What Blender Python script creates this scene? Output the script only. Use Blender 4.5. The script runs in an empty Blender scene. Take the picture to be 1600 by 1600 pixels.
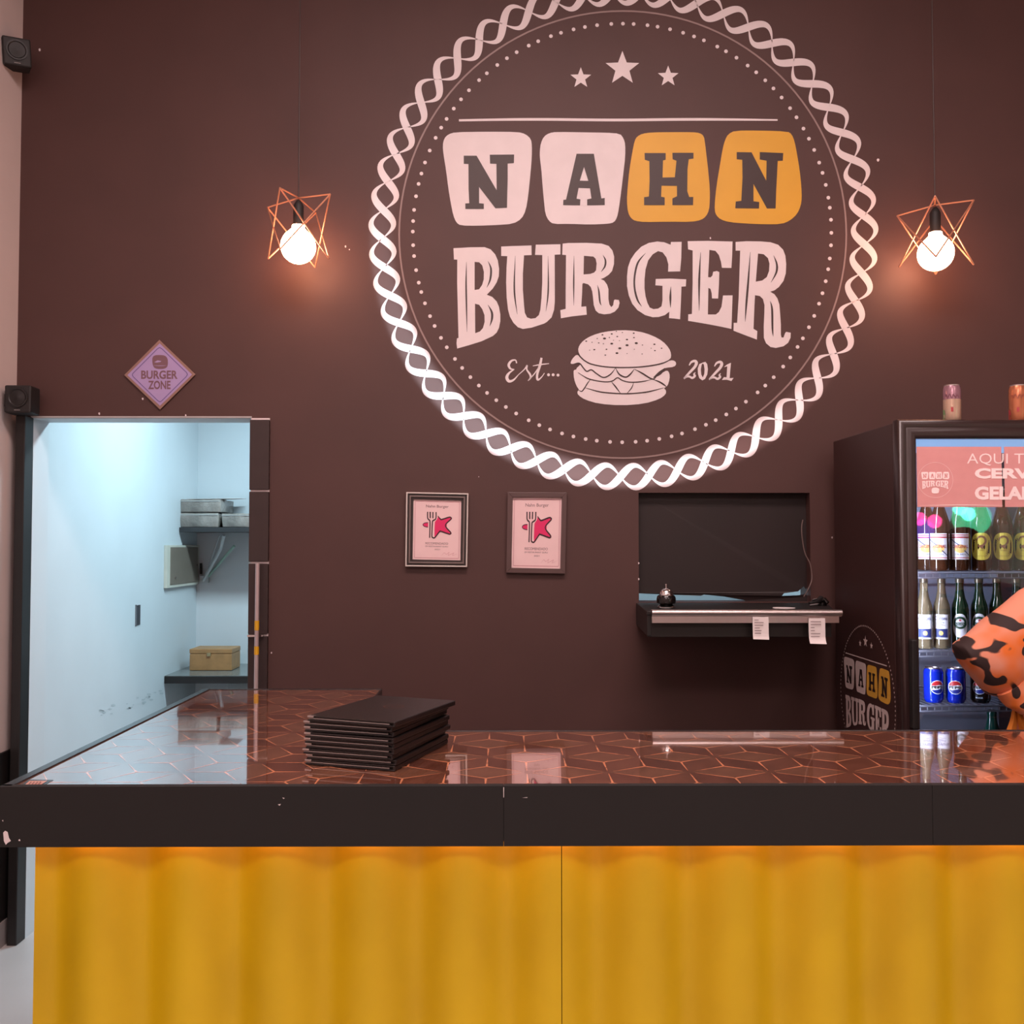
import bpy, math, random
from mathutils import Vector, Matrix, Euler
from mathutils.geometry import tessellate_polygon
random.seed(7)
sc = bpy.context.scene
C = sc.collection
PI = math.pi

# ------------------------------------------------------------------ camera, exposure, world, room lights
CAMP = Vector((0, 0, 1.62)); FPX = 1500.0
cam_d = bpy.data.cameras.new('camera'); cam = bpy.data.objects.new('camera', cam_d); C.objects.link(cam)
cam.location = CAMP
cam.rotation_euler = Euler((PI/2 + math.atan(50/FPX), 0, -math.atan(10/FPX)), 'XYZ')
cam_d.sensor_width = 36; cam_d.lens = 36*FPX/1600; cam_d.clip_start = .05
sc.camera = cam
vs = sc.view_settings
vs.view_transform = 'Standard'; vs.look = 'None'; vs.gamma = 1; vs.use_curve_mapping = False; vs.exposure = 0.0
W = bpy.data.worlds.new('world'); sc.world = W; W.use_nodes = True
W.node_tree.nodes['Background'].inputs[0].default_value = (.5, .4, .38, 1)
W.node_tree.nodes['Background'].inputs[1].default_value = .05

def area(name, loc, rot, sx, sy, power, col):
    l = bpy.data.lights.new(name, 'AREA'); l.shape = 'RECTANGLE'; l.size = sx; l.size_y = sy; l.energy = power; l.color = col
    o = bpy.data.objects.new(name, l); C.objects.link(o); o.location = loc; o.rotation_euler = rot
    return o
WARM = (1, .775, .745)
area('ceiling_panel_light', (0.3, 1.5, 4.45), (0, 0, 0), 2.4, .9, 138, WARM)
area('ceiling_panel_light', (2.6, -1.6, 4.45), (0, 0, 0), 1.4, 1.4, 60, WARM)
area('ceiling_panel_light', (-0.6, -2.4, 4.45), (0, 0, 0), 2.4, 1.2, 142, WARM)
cy = sc.cycles; cy.use_adaptive_sampling = True; cy.adaptive_threshold = .03; cy.max_bounces = 7; cy.diffuse_bounces = 3; cy.glossy_bounces = 4; cy.transmission_bounces = 5; cy.transparent_max_bounces = 8
cy.caustics_reflective = False; cy.caustics_refractive = False
area('kitchen_tube_light', (-0.85, 5.0, 2.86), (0, 0, 0), 1.2, .25, 62, (.62, .88, 1))

def bulb_light(name, loc, r, power, col):
    l = bpy.data.lights.new(name, 'POINT'); l.shadow_soft_size = r; l.energy = power; l.color = col
    o = bpy.data.objects.new(name, l); C.objects.link(o); o.location = loc
    return o
# coloured party lamps on the far side of the dining room: they show as reflections in the cooler door
for (x, y, z, r, p, col) in ((3.815, -1.5, 1.915, .055, 3.0, (.1, 1, .55)), (3.885, -1.5, 1.87, .055, 3.0, (.1, 1, .6)),
                             (3.47, -1.5, 1.83, .055, 3.0, (1, .04, .25)), (3.60, -1.5, 1.81, .055, 3.0, (1, .04, .25)),
                             (4.13, -1.95, 1.85, .16, 7.0, (.0, .8, .35)), (3.50, -1.5, 1.74, .09, 1.6, (.12, .08, 1))):
    bulb_light('party_lamp_light', (x, y, z), r, p, col)
area('bench_strip_light', (3.70, -1.5, .42), (-PI/2, 0, 0), .55, .022, 1.2, (1, .55, .05))

# added unseen spotlight; a node mask shapes its beam into the emblem's bright arc
def added_arc_spot(loc, cx, cz, wall_y, r0, r1, power):
    l = bpy.data.lights.new('added_arc_spot_light', 'SPOT'); l.energy = power; l.shadow_soft_size = .01
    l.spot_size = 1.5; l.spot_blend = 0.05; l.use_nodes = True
    o = bpy.data.objects.new('added_arc_spot_light', l); C.objects.link(o); o.location = loc
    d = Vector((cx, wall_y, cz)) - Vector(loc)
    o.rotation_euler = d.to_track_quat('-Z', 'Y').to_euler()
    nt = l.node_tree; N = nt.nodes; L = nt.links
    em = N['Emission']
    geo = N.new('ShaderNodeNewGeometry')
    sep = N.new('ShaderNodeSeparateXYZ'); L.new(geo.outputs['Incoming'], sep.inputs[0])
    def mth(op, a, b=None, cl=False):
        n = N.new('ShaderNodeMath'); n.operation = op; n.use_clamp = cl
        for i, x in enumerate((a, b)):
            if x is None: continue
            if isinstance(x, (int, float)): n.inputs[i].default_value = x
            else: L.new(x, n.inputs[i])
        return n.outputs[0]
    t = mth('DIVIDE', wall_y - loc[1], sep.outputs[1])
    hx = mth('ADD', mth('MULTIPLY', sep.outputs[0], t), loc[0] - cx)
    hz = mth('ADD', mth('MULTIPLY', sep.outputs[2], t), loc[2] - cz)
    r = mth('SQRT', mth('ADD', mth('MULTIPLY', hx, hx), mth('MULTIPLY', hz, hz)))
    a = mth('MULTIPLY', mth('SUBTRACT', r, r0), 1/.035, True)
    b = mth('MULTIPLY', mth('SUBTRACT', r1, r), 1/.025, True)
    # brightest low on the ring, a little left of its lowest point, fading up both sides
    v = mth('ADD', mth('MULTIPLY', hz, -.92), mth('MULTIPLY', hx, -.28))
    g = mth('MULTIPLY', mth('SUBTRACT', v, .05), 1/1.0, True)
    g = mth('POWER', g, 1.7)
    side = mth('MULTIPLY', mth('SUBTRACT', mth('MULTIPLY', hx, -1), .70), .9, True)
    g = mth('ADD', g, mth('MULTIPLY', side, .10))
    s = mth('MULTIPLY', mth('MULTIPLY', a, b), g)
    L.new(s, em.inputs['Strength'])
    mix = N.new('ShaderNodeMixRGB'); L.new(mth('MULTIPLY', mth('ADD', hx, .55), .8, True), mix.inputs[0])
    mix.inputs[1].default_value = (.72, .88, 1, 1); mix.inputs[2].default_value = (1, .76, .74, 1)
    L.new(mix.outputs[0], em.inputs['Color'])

# ------------------------------------------------------------------ helpers
RC = cam.rotation_euler.to_matrix()
def ray(px, py): return RC @ Vector(((px-800)/FPX, -(py-800)/FPX, -1))
def PY(px, py, Y):
    d = ray(px, py); return CAMP + d*(Y/d.y)
def PZ(px, py, Z):
    d = ray(px, py); return CAMP + d*((Z-CAMP.z)/d.z)
def PX(px, py, X):
    d = ray(px, py); return CAMP + d*(X/d.x)

def lin(c):
    return tuple((x/255/12.92 if x/255 <= .04045 else ((x/255+.055)/1.055)**2.4) for x in c) + (1,)
MATS = {}
def mat(name, rgb, rough=.5, metal=0, var=.08, scale=12, bump=0, coat=0, ior=1.5, emit=0, emit_col=None, trans=0, sub=0, rgb2=None, detail=3, lo=.35, hi=.65):
    """principled material whose colour is gently varied by noise"""
    if name in MATS: return MATS[name]
    m = bpy.data.materials.new(name); m.use_nodes = True
    nt = m.node_tree; N = nt.nodes; L = nt.links; b = N['Principled BSDF']
    base = lin(rgb)
    c2 = lin(rgb2) if rgb2 else tuple(x*(1-var) for x in base[:3]) + (1,)
    tc = N.new('ShaderNodeTexCoord'); nz = N.new('ShaderNodeTexNoise')
    nz.inputs['Scale'].default_value = scale; nz.inputs['Detail'].default_value = detail
    L.new(tc.outputs['Object'], nz.inputs['Vector'])
    rp = N.new('ShaderNodeValToRGB'); L.new(nz.outputs['Fac'], rp.inputs[0])
    rp.color_ramp.elements[0].position = lo; rp.color_ramp.elements[1].position = hi
    rp.color_ramp.elements[0].color = c2; rp.color_ramp.elements[1].color = base
    L.new(rp.outputs[0], b.inputs['Base Color'])
    b.inputs['Roughness'].default_value = rough; b.inputs['Metallic'].default_value = metal
    b.inputs['IOR'].default_value = ior; b.inputs['Coat Weight'].default_value = coat
    b.inputs['Coat Roughness'].default_value = .02
    b.inputs['Transmission Weight'].default_value = trans
    if emit:
        b.inputs['Emission Color'].default_value = lin(emit_col or rgb); b.inputs['Emission Strength'].default_value = emit
    if bump:
        bp = N.new('ShaderNodeBump'); bp.inputs['Strength'].default_value = bump; bp.inputs['Distance'].default_value = .01
        n2 = N.new('ShaderNodeTexNoise'); n2.inputs['Scale'].default_value = scale*6; n2.inputs['Detail'].default_value = 4
        L.new(tc.outputs['Object'], n2.inputs['Vector'])
        L.new(n2.outputs['Fac'], bp.inputs['Height']); L.new(bp.outputs[0], b.inputs['Normal'])
    MATS[name] = m
    return m

def pane_mat(name, tint, gloss=.08):
    m = bpy.data.materials.new(name); m.use_nodes = True
    nt = m.node_tree; N = nt.nodes; L = nt.links; N.remove(N['Principled BSDF'])
    tr = N.new('ShaderNodeBsdfTransparent'); tr.inputs[0].default_value = tint
    gl = N.new('ShaderNodeBsdfGlossy'); gl.inputs['Roughness'].default_value = .02
    fr = N.new('ShaderNodeFresnel'); fr.inputs[0].default_value = 1.5
    mx = N.new('ShaderNodeMixShader')
    L.new(fr.outputs[0], mx.inputs[0]); L.new(tr.outputs[0], mx.inputs[1]); L.new(gl.outputs[0], mx.inputs[2])
    L.new(mx.outputs[0], N['Material Output'].inputs[0])
    return m

ORG = {}
def tag(o, label=None, cat=None, group=None, kind=None):
    if label: o['label'] = label
    if cat: o['category'] = cat
    if group: o['group'] = group
    if kind: o['kind'] = kind
    return o
def thing(name, label, cat, loc=(0, 0, 0), group=None):
    o = bpy.data.objects.new(name, None); C.objects.link(o); o.location = loc; o.empty_display_size = .05
    ORG[o] = Vector(loc)
    return tag(o, label, cat, group)

class MB:
    def __init__(self): self.v = []; self.f = []; self.m = []
    def add(self, v, f, mi=0):
        n = len(self.v); self.v += [Vector(p) for p in v]
        self.f += [tuple(i+n for i in q) for q in f]; self.m += [mi]*len(f)
        return self
    def box(self, x0, x1, y0, y1, z0, z1, mi=0):
        v = [(x0, y0, z0), (x1, y0, z0), (x1, y1, z0), (x0, y1, z0), (x0, y0, z1), (x1, y0, z1), (x1, y1, z1), (x0, y1, z1)]
        return self.add(v, [(0, 3, 2, 1), (4, 5, 6, 7), (0, 1, 5, 4), (1, 2, 6, 5), (2, 3, 7, 6), (3, 0, 4, 7)], mi)
    def lathe(self, prof, c=(0, 0, 0), seg=24, mi=0, mis=None):
        v = []; f = []; ms = []; c = Vector(c)
        for r, z in prof:
            for k in range(seg):
                a = 2*PI*k/seg; v.append(c + Vector((r*math.cos(a), r*math.sin(a), z)))
        for i in range(len(prof)-1):
            for k in range(seg):
                k2 = (k+1) % seg
                f.append((i*seg+k, i*seg+k2, (i+1)*seg+k2, (i+1)*seg+k)); ms.append(mis[i] if mis else mi)
        n = len(self.v)
        self.v += v; self.f += [tuple(i+n for i in q) for q in f]; self.m += ms
        self.f.append(tuple(n+k for k in reversed(range(seg)))); self.m.append(mis[0] if mis else mi)
        b = n+(len(prof)-1)*seg
        self.f.append(tuple(b+k for k in range(seg))); self.m.append(mis[-1] if mis else mi)
        return self
    def tube(self, pts, r, seg=8, mi=0):
        pts = [Vector(p) for p in pts]; rs = r if isinstance(r, (list, tuple)) else [r]*len(pts)
        v = []; f = []; up = None
        for i, p in enumerate(pts):
            t = (pts[min(i+1, len(pts)-1)] - pts[max(i-1, 0)]).normalized()
            if up is None:
                up = Vector((0, 0, 1)) if abs(t.z) < .9 else Vector((1, 0, 0))
            a = t.cross(up).normalized(); b = a.cross(t).normalized(); up = b
            for k in range(seg):
                w = 2*PI*k/seg; v.append(p + (a*math.cos(w) + b*math.sin(w))*rs[i])
        for i in range(len(pts)-1):
            for k in range(seg):
                k2 = (k+1) % seg; f.append((i*seg+k, i*seg+k2, (i+1)*seg+k2, (i+1)*seg+k))
        f.append(tuple(reversed(range(seg)))); f.append(tuple((len(pts)-1)*seg+k for k in range(seg)))
        return self.add(v, f, mi)
    def poly(self, loops, fn, mi=0):
        """loops of 2-D points (first outer, rest holes), triangulated and mapped by fn(u, v)"""
        ls = [[Vector((p[0], p[1], 0)) for p in l] for l in loops]
        tri = tessellate_polygon(ls); flat = [p for l in ls for p in l]
        v = [fn(p.x, p.y) for p in flat]
        ff = []
        for t in tri:
            a, b, c = (flat[i] for i in t)
            ff.append(t if (b-a).cross(c-a).z < 0 else (t[0], t[2], t[1]))
        return self.add(v, ff, mi)
    def prism(self, loop, fn, d0, d1, mi=0):
        """2-D loop extruded between fn(u, v, d0) and fn(u, v, d1)"""
        n = len(loop); v = [fn(p[0], p[1], d0) for p in loop] + [fn(p[0], p[1], d1) for p in loop]
        tri = tessellate_polygon([[Vector((p[0], p[1], 0)) for p in loop]])
        f = [tuple(t) for t in tri] + [tuple(i+n for i in reversed(t)) for t in tri]
        f += [(i, (i+1) % n, (i+1) % n+n, i+n) for i in range(n)]
        return self.add(v, f, mi)
    def xform(self, M):
        self.v = [M @ p for p in self.v]; return self
    def build(self, name, mats, parent=None, loc=None, smooth=False, bevel=0, fix=True, seg=2, ang=35):
        org = Vector(loc) if loc is not None else (ORG[parent] if parent is not None else Vector((0, 0, 0)))
        me = bpy.data.meshes.new(name); me.from_pydata([tuple(p-org) for p in self.v], [], self.f)
        for m in (mats if isinstance(mats, (list, tuple)) else [mats]): me.materials.append(m)
        if len(me.materials) > 1: me.polygons.foreach_set('material_index', self.m)
        me.update()
        if fix:
            import bmesh
            bm = bmesh.new(); bm.from_mesh(me); bmesh.ops.recalc_face_normals(bm, faces=bm.faces); bm.to_mesh(me); bm.free()
        if smooth:
            me.shade_smooth(); me.set_sharp_from_angle(angle=math.radians(ang))
        o = bpy.data.objects.new(name, me); C.objects.link(o); ORG[o] = org
        if parent is not None:
            o.parent = parent; o.location = org - ORG[parent]
        else: o.location = org
        if bevel:
            b = o.modifiers.new('bevel', 'BEVEL'); b.width = bevel; b.segments = seg; b.limit_method = 'ANGLE'
        return o

def box_obj(name, b, m, parent=None, bevel=0, **k): return MB().box(*b).build(name, m, parent, bevel=bevel, **k)
def kids(o): return [c for c in bpy.data.objects if c.parent == o]
def copy_tree(o, parent=None):
    c = o.copy(); C.objects.link(c); ORG[c] = ORG.get(o, Vector())
    if parent is not None: c.parent = parent
    for ch in kids(o): copy_tree(ch, c)
    return c
def struct(o): o['kind'] = 'structure'; return o

def chaikin(p, n=1):
    for _ in range(n):
        q = []
        for i in range(len(p)):
            a = p[i]; b = p[(i+1) % len(p)]
            q += [(a[0]*.75+b[0]*.25, a[1]*.75+b[1]*.25), (a[0]*.25+b[0]*.75, a[1]*.25+b[1]*.75)]
        p = q
    return p
def catmull(p, n=6):
    out = []
    for i in range(len(p)-1):
        a = p[max(i-1, 0)]; b = p[i]; c = p[i+1]; d = p[min(i+2, len(p)-1)]
        for k in range(n):
            t = k/n
            out.append(tuple(.5*((2*b[j])+(-a[j]+c[j])*t+(2*a[j]-5*b[j]+4*c[j]-d[j])*t*t+(-a[j]+3*b[j]-3*c[j]+d[j])*t**3) for j in range(len(b))))
    out.append(tuple(p[-1])); return out
def stroke(mb, pts, w, fn, mi=0, n=5, ends=(.25, .25)):
    """calligraphic 2-D stroke; w a width or a list of widths"""
    ws = w if isinstance(w, (list, tuple)) else None
    if ws is None:
        ws = [w]*len(pts); ws = list(ws); ws[0] = w*ends[0]; ws[-1] = w*ends[1]
    q = catmull([(p[0], p[1], s) for p, s in zip(pts, ws)], n)
    v = []; f = []
    for i, (x, y, s) in enumerate(q):
        a = q[max(i-1, 0)]; b = q[min(i+1, len(q)-1)]
        dx, dy = b[0]-a[0], b[1]-a[1]; l = math.hypot(dx, dy) or 1
        nx, ny = -dy/l*s/2, dx/l*s/2
        v += [fn(x+nx, y+ny), fn(x-nx, y-ny)]
    for i in range(len(q)-1): f.append((2*i, 2*i+1, 2*i+3, 2*i+2))
    mb.add(v, f, mi)
def disc(mb, cx, cy, rx, ry, fn, mi=0, n=12):
    mb.add([fn(cx+rx*math.cos(2*PI*k/n), cy+ry*math.sin(2*PI*k/n)) for k in range(n)], [tuple(range(n))], mi)
def ring(mb, cx, cy, r0, r1, fn, mi=0, n=64, ry=None):
    s = (ry or 1)
    v = []
    for k in range(n):
        a = 2*PI*k/n
        v += [fn(cx+r0*math.cos(a), cy+r0*s*math.sin(a)), fn(cx+r1*math.cos(a), cy+r1*s*math.sin(a))]
    mb.add(v, [(2*k, 2*k+1, (2*k+3) % (2*n), (2*k+2) % (2*n)) for k in range(n)], mi)
def star(cx, cy, R, r, rot=-PI/2):
    return [(cx+(R if k % 2 == 0 else r)*math.cos(rot+k*PI/5), cy+(R if k % 2 == 0 else r)*math.sin(rot+k*PI/5)) for k in range(10)]

DG = None
TXT = {}
def text2d(s, bold=0):
    """outline text as flat 2-D triangles; unit height about .7, origin at its centre; y up"""
    key = (s, bold)
    if key in TXT: return TXT[key]
    cu = bpy.data.curves.new('lettering', 'FONT'); cu.body = s; cu.align_x = 'CENTER'; cu.align_y = 'CENTER'; cu.offset = bold
    cu.resolution_u = 3
    o = bpy.data.objects.new('lettering', cu); C.objects.link(o)
    bpy.context.view_layer.update()
    dg = bpy.context.evaluated_depsgraph_get()
    me = bpy.data.meshes.new_from_object(o.evaluated_get(dg))
    v = [(p.co.x, p.co.y) for p in me.vertices]; f = [tuple(p.vertices) for p in me.polygons]
    xs = [p[0] for p in v] or [0]; ys = [p[1] for p in v] or [0]
    cx = (min(xs)+max(xs))/2; cy = (min(ys)+max(ys))/2; w = max(xs)-min(xs); h = max(ys)-min(ys)
    v = [((p[0]-cx)/w, (p[1]-cy)/h) for p in v]
    bpy.data.objects.remove(o); bpy.data.curves.remove(cu); bpy.data.meshes.remove(me)
    TXT[key] = (v, f); return TXT[key]
def put_text(mb, s, cx, cy, w, h, fn, mi=0, bold=0, up=-1):
    """text scaled to w x h centred at cx, cy in fn's 2-D space (up=-1 when that space runs downwards)"""
    v, f = text2d(s, bold)
    mb.add([fn(cx+p[0]*w, cy+up*p[1]*h) for p in v], f, mi)

# ------------------------------------------------------------------ materials
M_wall = mat('dark_brown_wall_paint', (77, 49, 45), .6, var=.10, scale=3, bump=.05)
M_dark = mat('wall_brown_lettering', (52, 31, 28), .5, var=.05)
M_white = mat('white_emblem_paint', (226, 214, 215), .55, var=.06, scale=9)
M_yell = mat('yellow_emblem_paint', (218, 162, 40), .5, var=.06, scale=6)
M_cream = mat('cream_wall_paint', (214, 198, 194), .6, var=.04, scale=4, bump=.03)
M_kitch = mat('white_kitchen_paint', (214, 220, 224), .65, var=.04, scale=2.5, bump=.02)
M_black = mat('black_satin_paint', (28, 24, 23), .45, var=.15, scale=7)
M_blackm = mat('black_matte', (26, 22, 22), .6, var=.15, scale=9)
M_floor = mat('pale_floor_tile', (188, 184, 182), .35, var=.06, scale=3)
M_ceil = mat('ceiling_paint', (190, 180, 176), .8, var=.03)
M_alu = mat('brushed_aluminium', (205, 195, 193), .32, 1, var=.06, scale=30)
M_chrome = mat('chrome', (225, 222, 222), .12, 1, var=.04)
M_paper = mat('paper', (232, 222, 220), .7, var=.04, scale=20)
M_gold = mat('rose_gold_wire', (232, 168, 136), .35, .7, var=.1)

# ------------------------------------------------------------------ setting
WY = 4.0
dl = PY(45, 900, WY).x; dr = PY(391, 900, WY).x; dt = PY(220, 652, WY).z
hl = PY(998, 850, WY).x; hr = PY(1266, 850, WY).x; ht = PY(1130, 770, WY).z; hb = PY(1000, 941, WY).z
XL = -2.04
mb = MB()
xs = [XL-.15, dl, dr, hl, hr, 4.6]; zs = [0, hb, ht, dt, 4.6]
for i in range(5):
    for j in range(4):
        if i == 1 and j < 3: continue
        if i == 3 and j == 1: continue
        mb.box(xs[i], xs[i+1], WY, WY+.14, zs[j], zs[j+1])
wall_back = struct(mb.build('wall_back', M_wall))
mb = MB(); random.seed(3)
for (px, py, s) in ((62, 78, 3), (55, 617, 2.2), (59, 618, 2), (223, 623, 2), (155, 646, 2.5), (290, 649, 2), (1372, 250, 3), (1110, 372, 2), (424, 1020, 2), (416, 1040, 3), (998, 880, 2), (998, 905, 2), (1300, 840, 2), (748, 745, 1), (540, 385, 2), (546, 390, 1.5)):
    lp = [(px+s*(.6+.5*random.random())*math.cos(a*PI/4)*.7, py+s*(.6+.5*random.random())*math.sin(a*PI/4)) for a in range(8)]
    mb.poly([lp], lambda u, v: PY(u, v, WY-.0012))
mb.build('plaster_chips', M_white, wall_back, fix=False)['kind'] = 'stuff'

struct(box_obj('wall_left', (XL-.15, XL, -5, WY, 0, 4.6), M_cream))
wz = PX(0, 1176, XL).z
struct(box_obj('trim_1', (XL, XL+.012, -5, WY-.001, .10, wz), M_black, bevel=.003))
struct(box_obj('baseboard_left', (XL, XL+.016, -5, WY-.001, 0, .10), mat('grey_skirting', (150, 142, 140), .45)))
struct(box_obj('wall_right', (4.6, 4.75, -5, WY, 0, 4.6), M_cream))
struct(box_obj('wall_front', (XL-.15, 4.75, -5.15, -5, 0, 4.6), M_cream))
struct(box_obj('ceiling', (XL-.15, 4.75, -5.15, WY+.14, 4.6, 4.75), M_ceil))
floor = struct(box_obj('floor', (XL-.15, 4.75, -5.15, 6.45, -.1, 0), M_floor))
# kitchen beyond the doorway
KX = -2.02; KY = 6.3
struct(box_obj('wall_kitchen_left', (KX-.15, KX, WY+.14, KY+.15, 0, 2.9), M_kitch))
struct(box_obj('wall_kitchen_end', (KX, 1.75, KY, KY+.15, 0, 2.9), M_kitch))
struct(box_obj('wall_kitchen_right', (1.6, 1.75, WY+.14, KY, 0, 2.9), M_kitch))
struct(box_obj('ceiling_kitchen', (KX-.15, 1.75, WY+.14, KY+.15, 2.9, 3.0), M_kitch))
# doorway: black post on the left, panelled casing on the right, pale edge above
door = thing('door_1', None, None, (dl, WY, 0)); struct(door)
MB().box(dl-.035, dl+.004, WY-.06, WY+.012, 0, dt).build('door_post', M_black, door, bevel=.003)
MB().box(dl-.01, dl+.003, WY+.013, WY+.15, 0, dt-.003).build('side_lining', M_kitch, door)
MB().box(dl+.003, dr, WY+.006, WY+.15, dt-.004, dt+.003).build('head_lining', M_kitch, door)
MB().box(dl, dr+.001, WY-.006, WY+.005, dt-.003, dt+.004).build('head_strip', mat('grey_plaster_edge', (176, 172, 172), .6), door)
cr = PY(420, 900, WY).x
cz = [0, PY(405, 992, WY).z, PY(405, 879, WY).z, PY(405, 767, WY).z, PY(405, 655, WY).z]
M_case = mat('dark_casing_board', (52, 38, 37), .45, var=.12)
for a, b in zip(cz[:-1], cz[1:]):
    MB().box(dr-.004, cr, WY-.014, WY+.02, a+.004, b-.004).build('casing_board', M_case, door, bevel=.002)
MB().box(dr, cr, WY-.006, WY+.01, .02, cz[-1]+.004).build('casing_gap', M_white, door)
MB().box(PY(391, 992, WY).x, PY(414, 992, WY).x, WY-.045, WY-.014, cz[1]-.004, cz[1]+.004).build('latch_pin', M_chrome, door)

# ------------------------------------------------------------------ the painted emblem
Z1 = (680, 190, .1875); Z2 = (970, 190, .1875); S3 = 160/1347
ZB = (700, 370, S3); ZR = (850, 370, S3); ZG = (970, 370, S3); ZE = (1090, 370, S3); ZH = (780, 505, .18125); ZY = (1050, 540, .06875)
def zz(z, pts): return [(z[0]+p[0]*z[2], z[1]+p[1]*z[2]) for p in pts]
TILES = [
 ('N', zz(Z1, [(62,200),(75,140),(110,105),(170,88),(420,84),(690,86),(755,105),(798,145),(806,200),(805,300),(795,420),(775,620),(755,740),(720,810),(650,852),(520,862),(350,868),(210,866),(175,840),(150,780),(130,680),(110,560),(90,400),(70,280)]),
  [zz(Z1, [(238,284),(345,284),(512,572),(510,352),(457,350),(455,276),(658,274),(656,346),(604,350),(604,480),(598,718),(502,723),(366,545),(366,680),(405,684),(405,728),(251,728),(251,682),(284,680),(278,560),(277,354),(238,352)])], 0),
 ('A', zz(Z1, [(872,240),(880,180),(905,125),(950,95),(1010,86),(1250,90),(1420,92),(1540,100),(1570,140),(1584,190),(1584,290),(1568,430),(1550,580),(1530,730),(1515,800),(1490,840),(1440,852),(1290,858),(1120,852),(985,854),(945,825),(918,770),(908,680),(895,540),(885,400),(872,300)]),
  [zz(Z1, [(1178,268),(1322,268),(1385,640),(1413,636),(1413,696),(1266,698),(1266,648),(1302,640),(1290,556),(1195,553),(1178,642),(1210,648),(1207,698),(1066,696),(1068,652),(1090,650)]), zz(Z1, [(1240,378),(1276,494),(1205,492)])], 0),
 ('H', zz(Z2, [(50,660),(58,540),(72,400),(95,260),(115,160),(135,125),(180,100),(260,90),(420,88),(600,88),(660,95),(692,120),(702,180),(715,290),(730,420),(742,560),(742,660),(735,740),(710,790),(670,820),(590,836),(400,834),(200,838),(120,828),(85,805),(60,760)]),
  [zz(Z2, [(198,262),(374,262),(374,318),(352,324),(348,466),(450,464),(464,326),(432,314),(430,260),(606,260),(606,308),(566,314),(556,400),(554,580),(570,628),(604,628),(602,696),(430,696),(430,640),(468,622),(468,536),(340,534),(336,626),(366,632),(366,696),(194,696),(194,630),(234,624),(240,500),(238,330),(200,318)])], 1),
 ('N', zz(Z2, [(782,740),(785,650),(800,520),(825,370),(850,220),(870,150),(895,105),(950,75),(1150,74),(1390,82),(1425,105),(1450,170),(1470,280),(1490,400),(1505,540),(1508,640),(1500,700),(1470,770),(1410,825),(1340,854),(1200,856),(1050,850),(900,838),(830,815),(795,780)]),
  [zz(Z2, [(966,254),(1090,256),(1212,492),(1215,326),(1158,316),(1158,254),(1354,262),(1350,326),(1308,328),(1296,560),(1290,724),(1218,724),(1106,520),(1106,664),(1154,670),(1152,724),(954,722),(958,666),(1004,660),(1014,470),(1012,318),(966,314)])], 1)]
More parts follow.
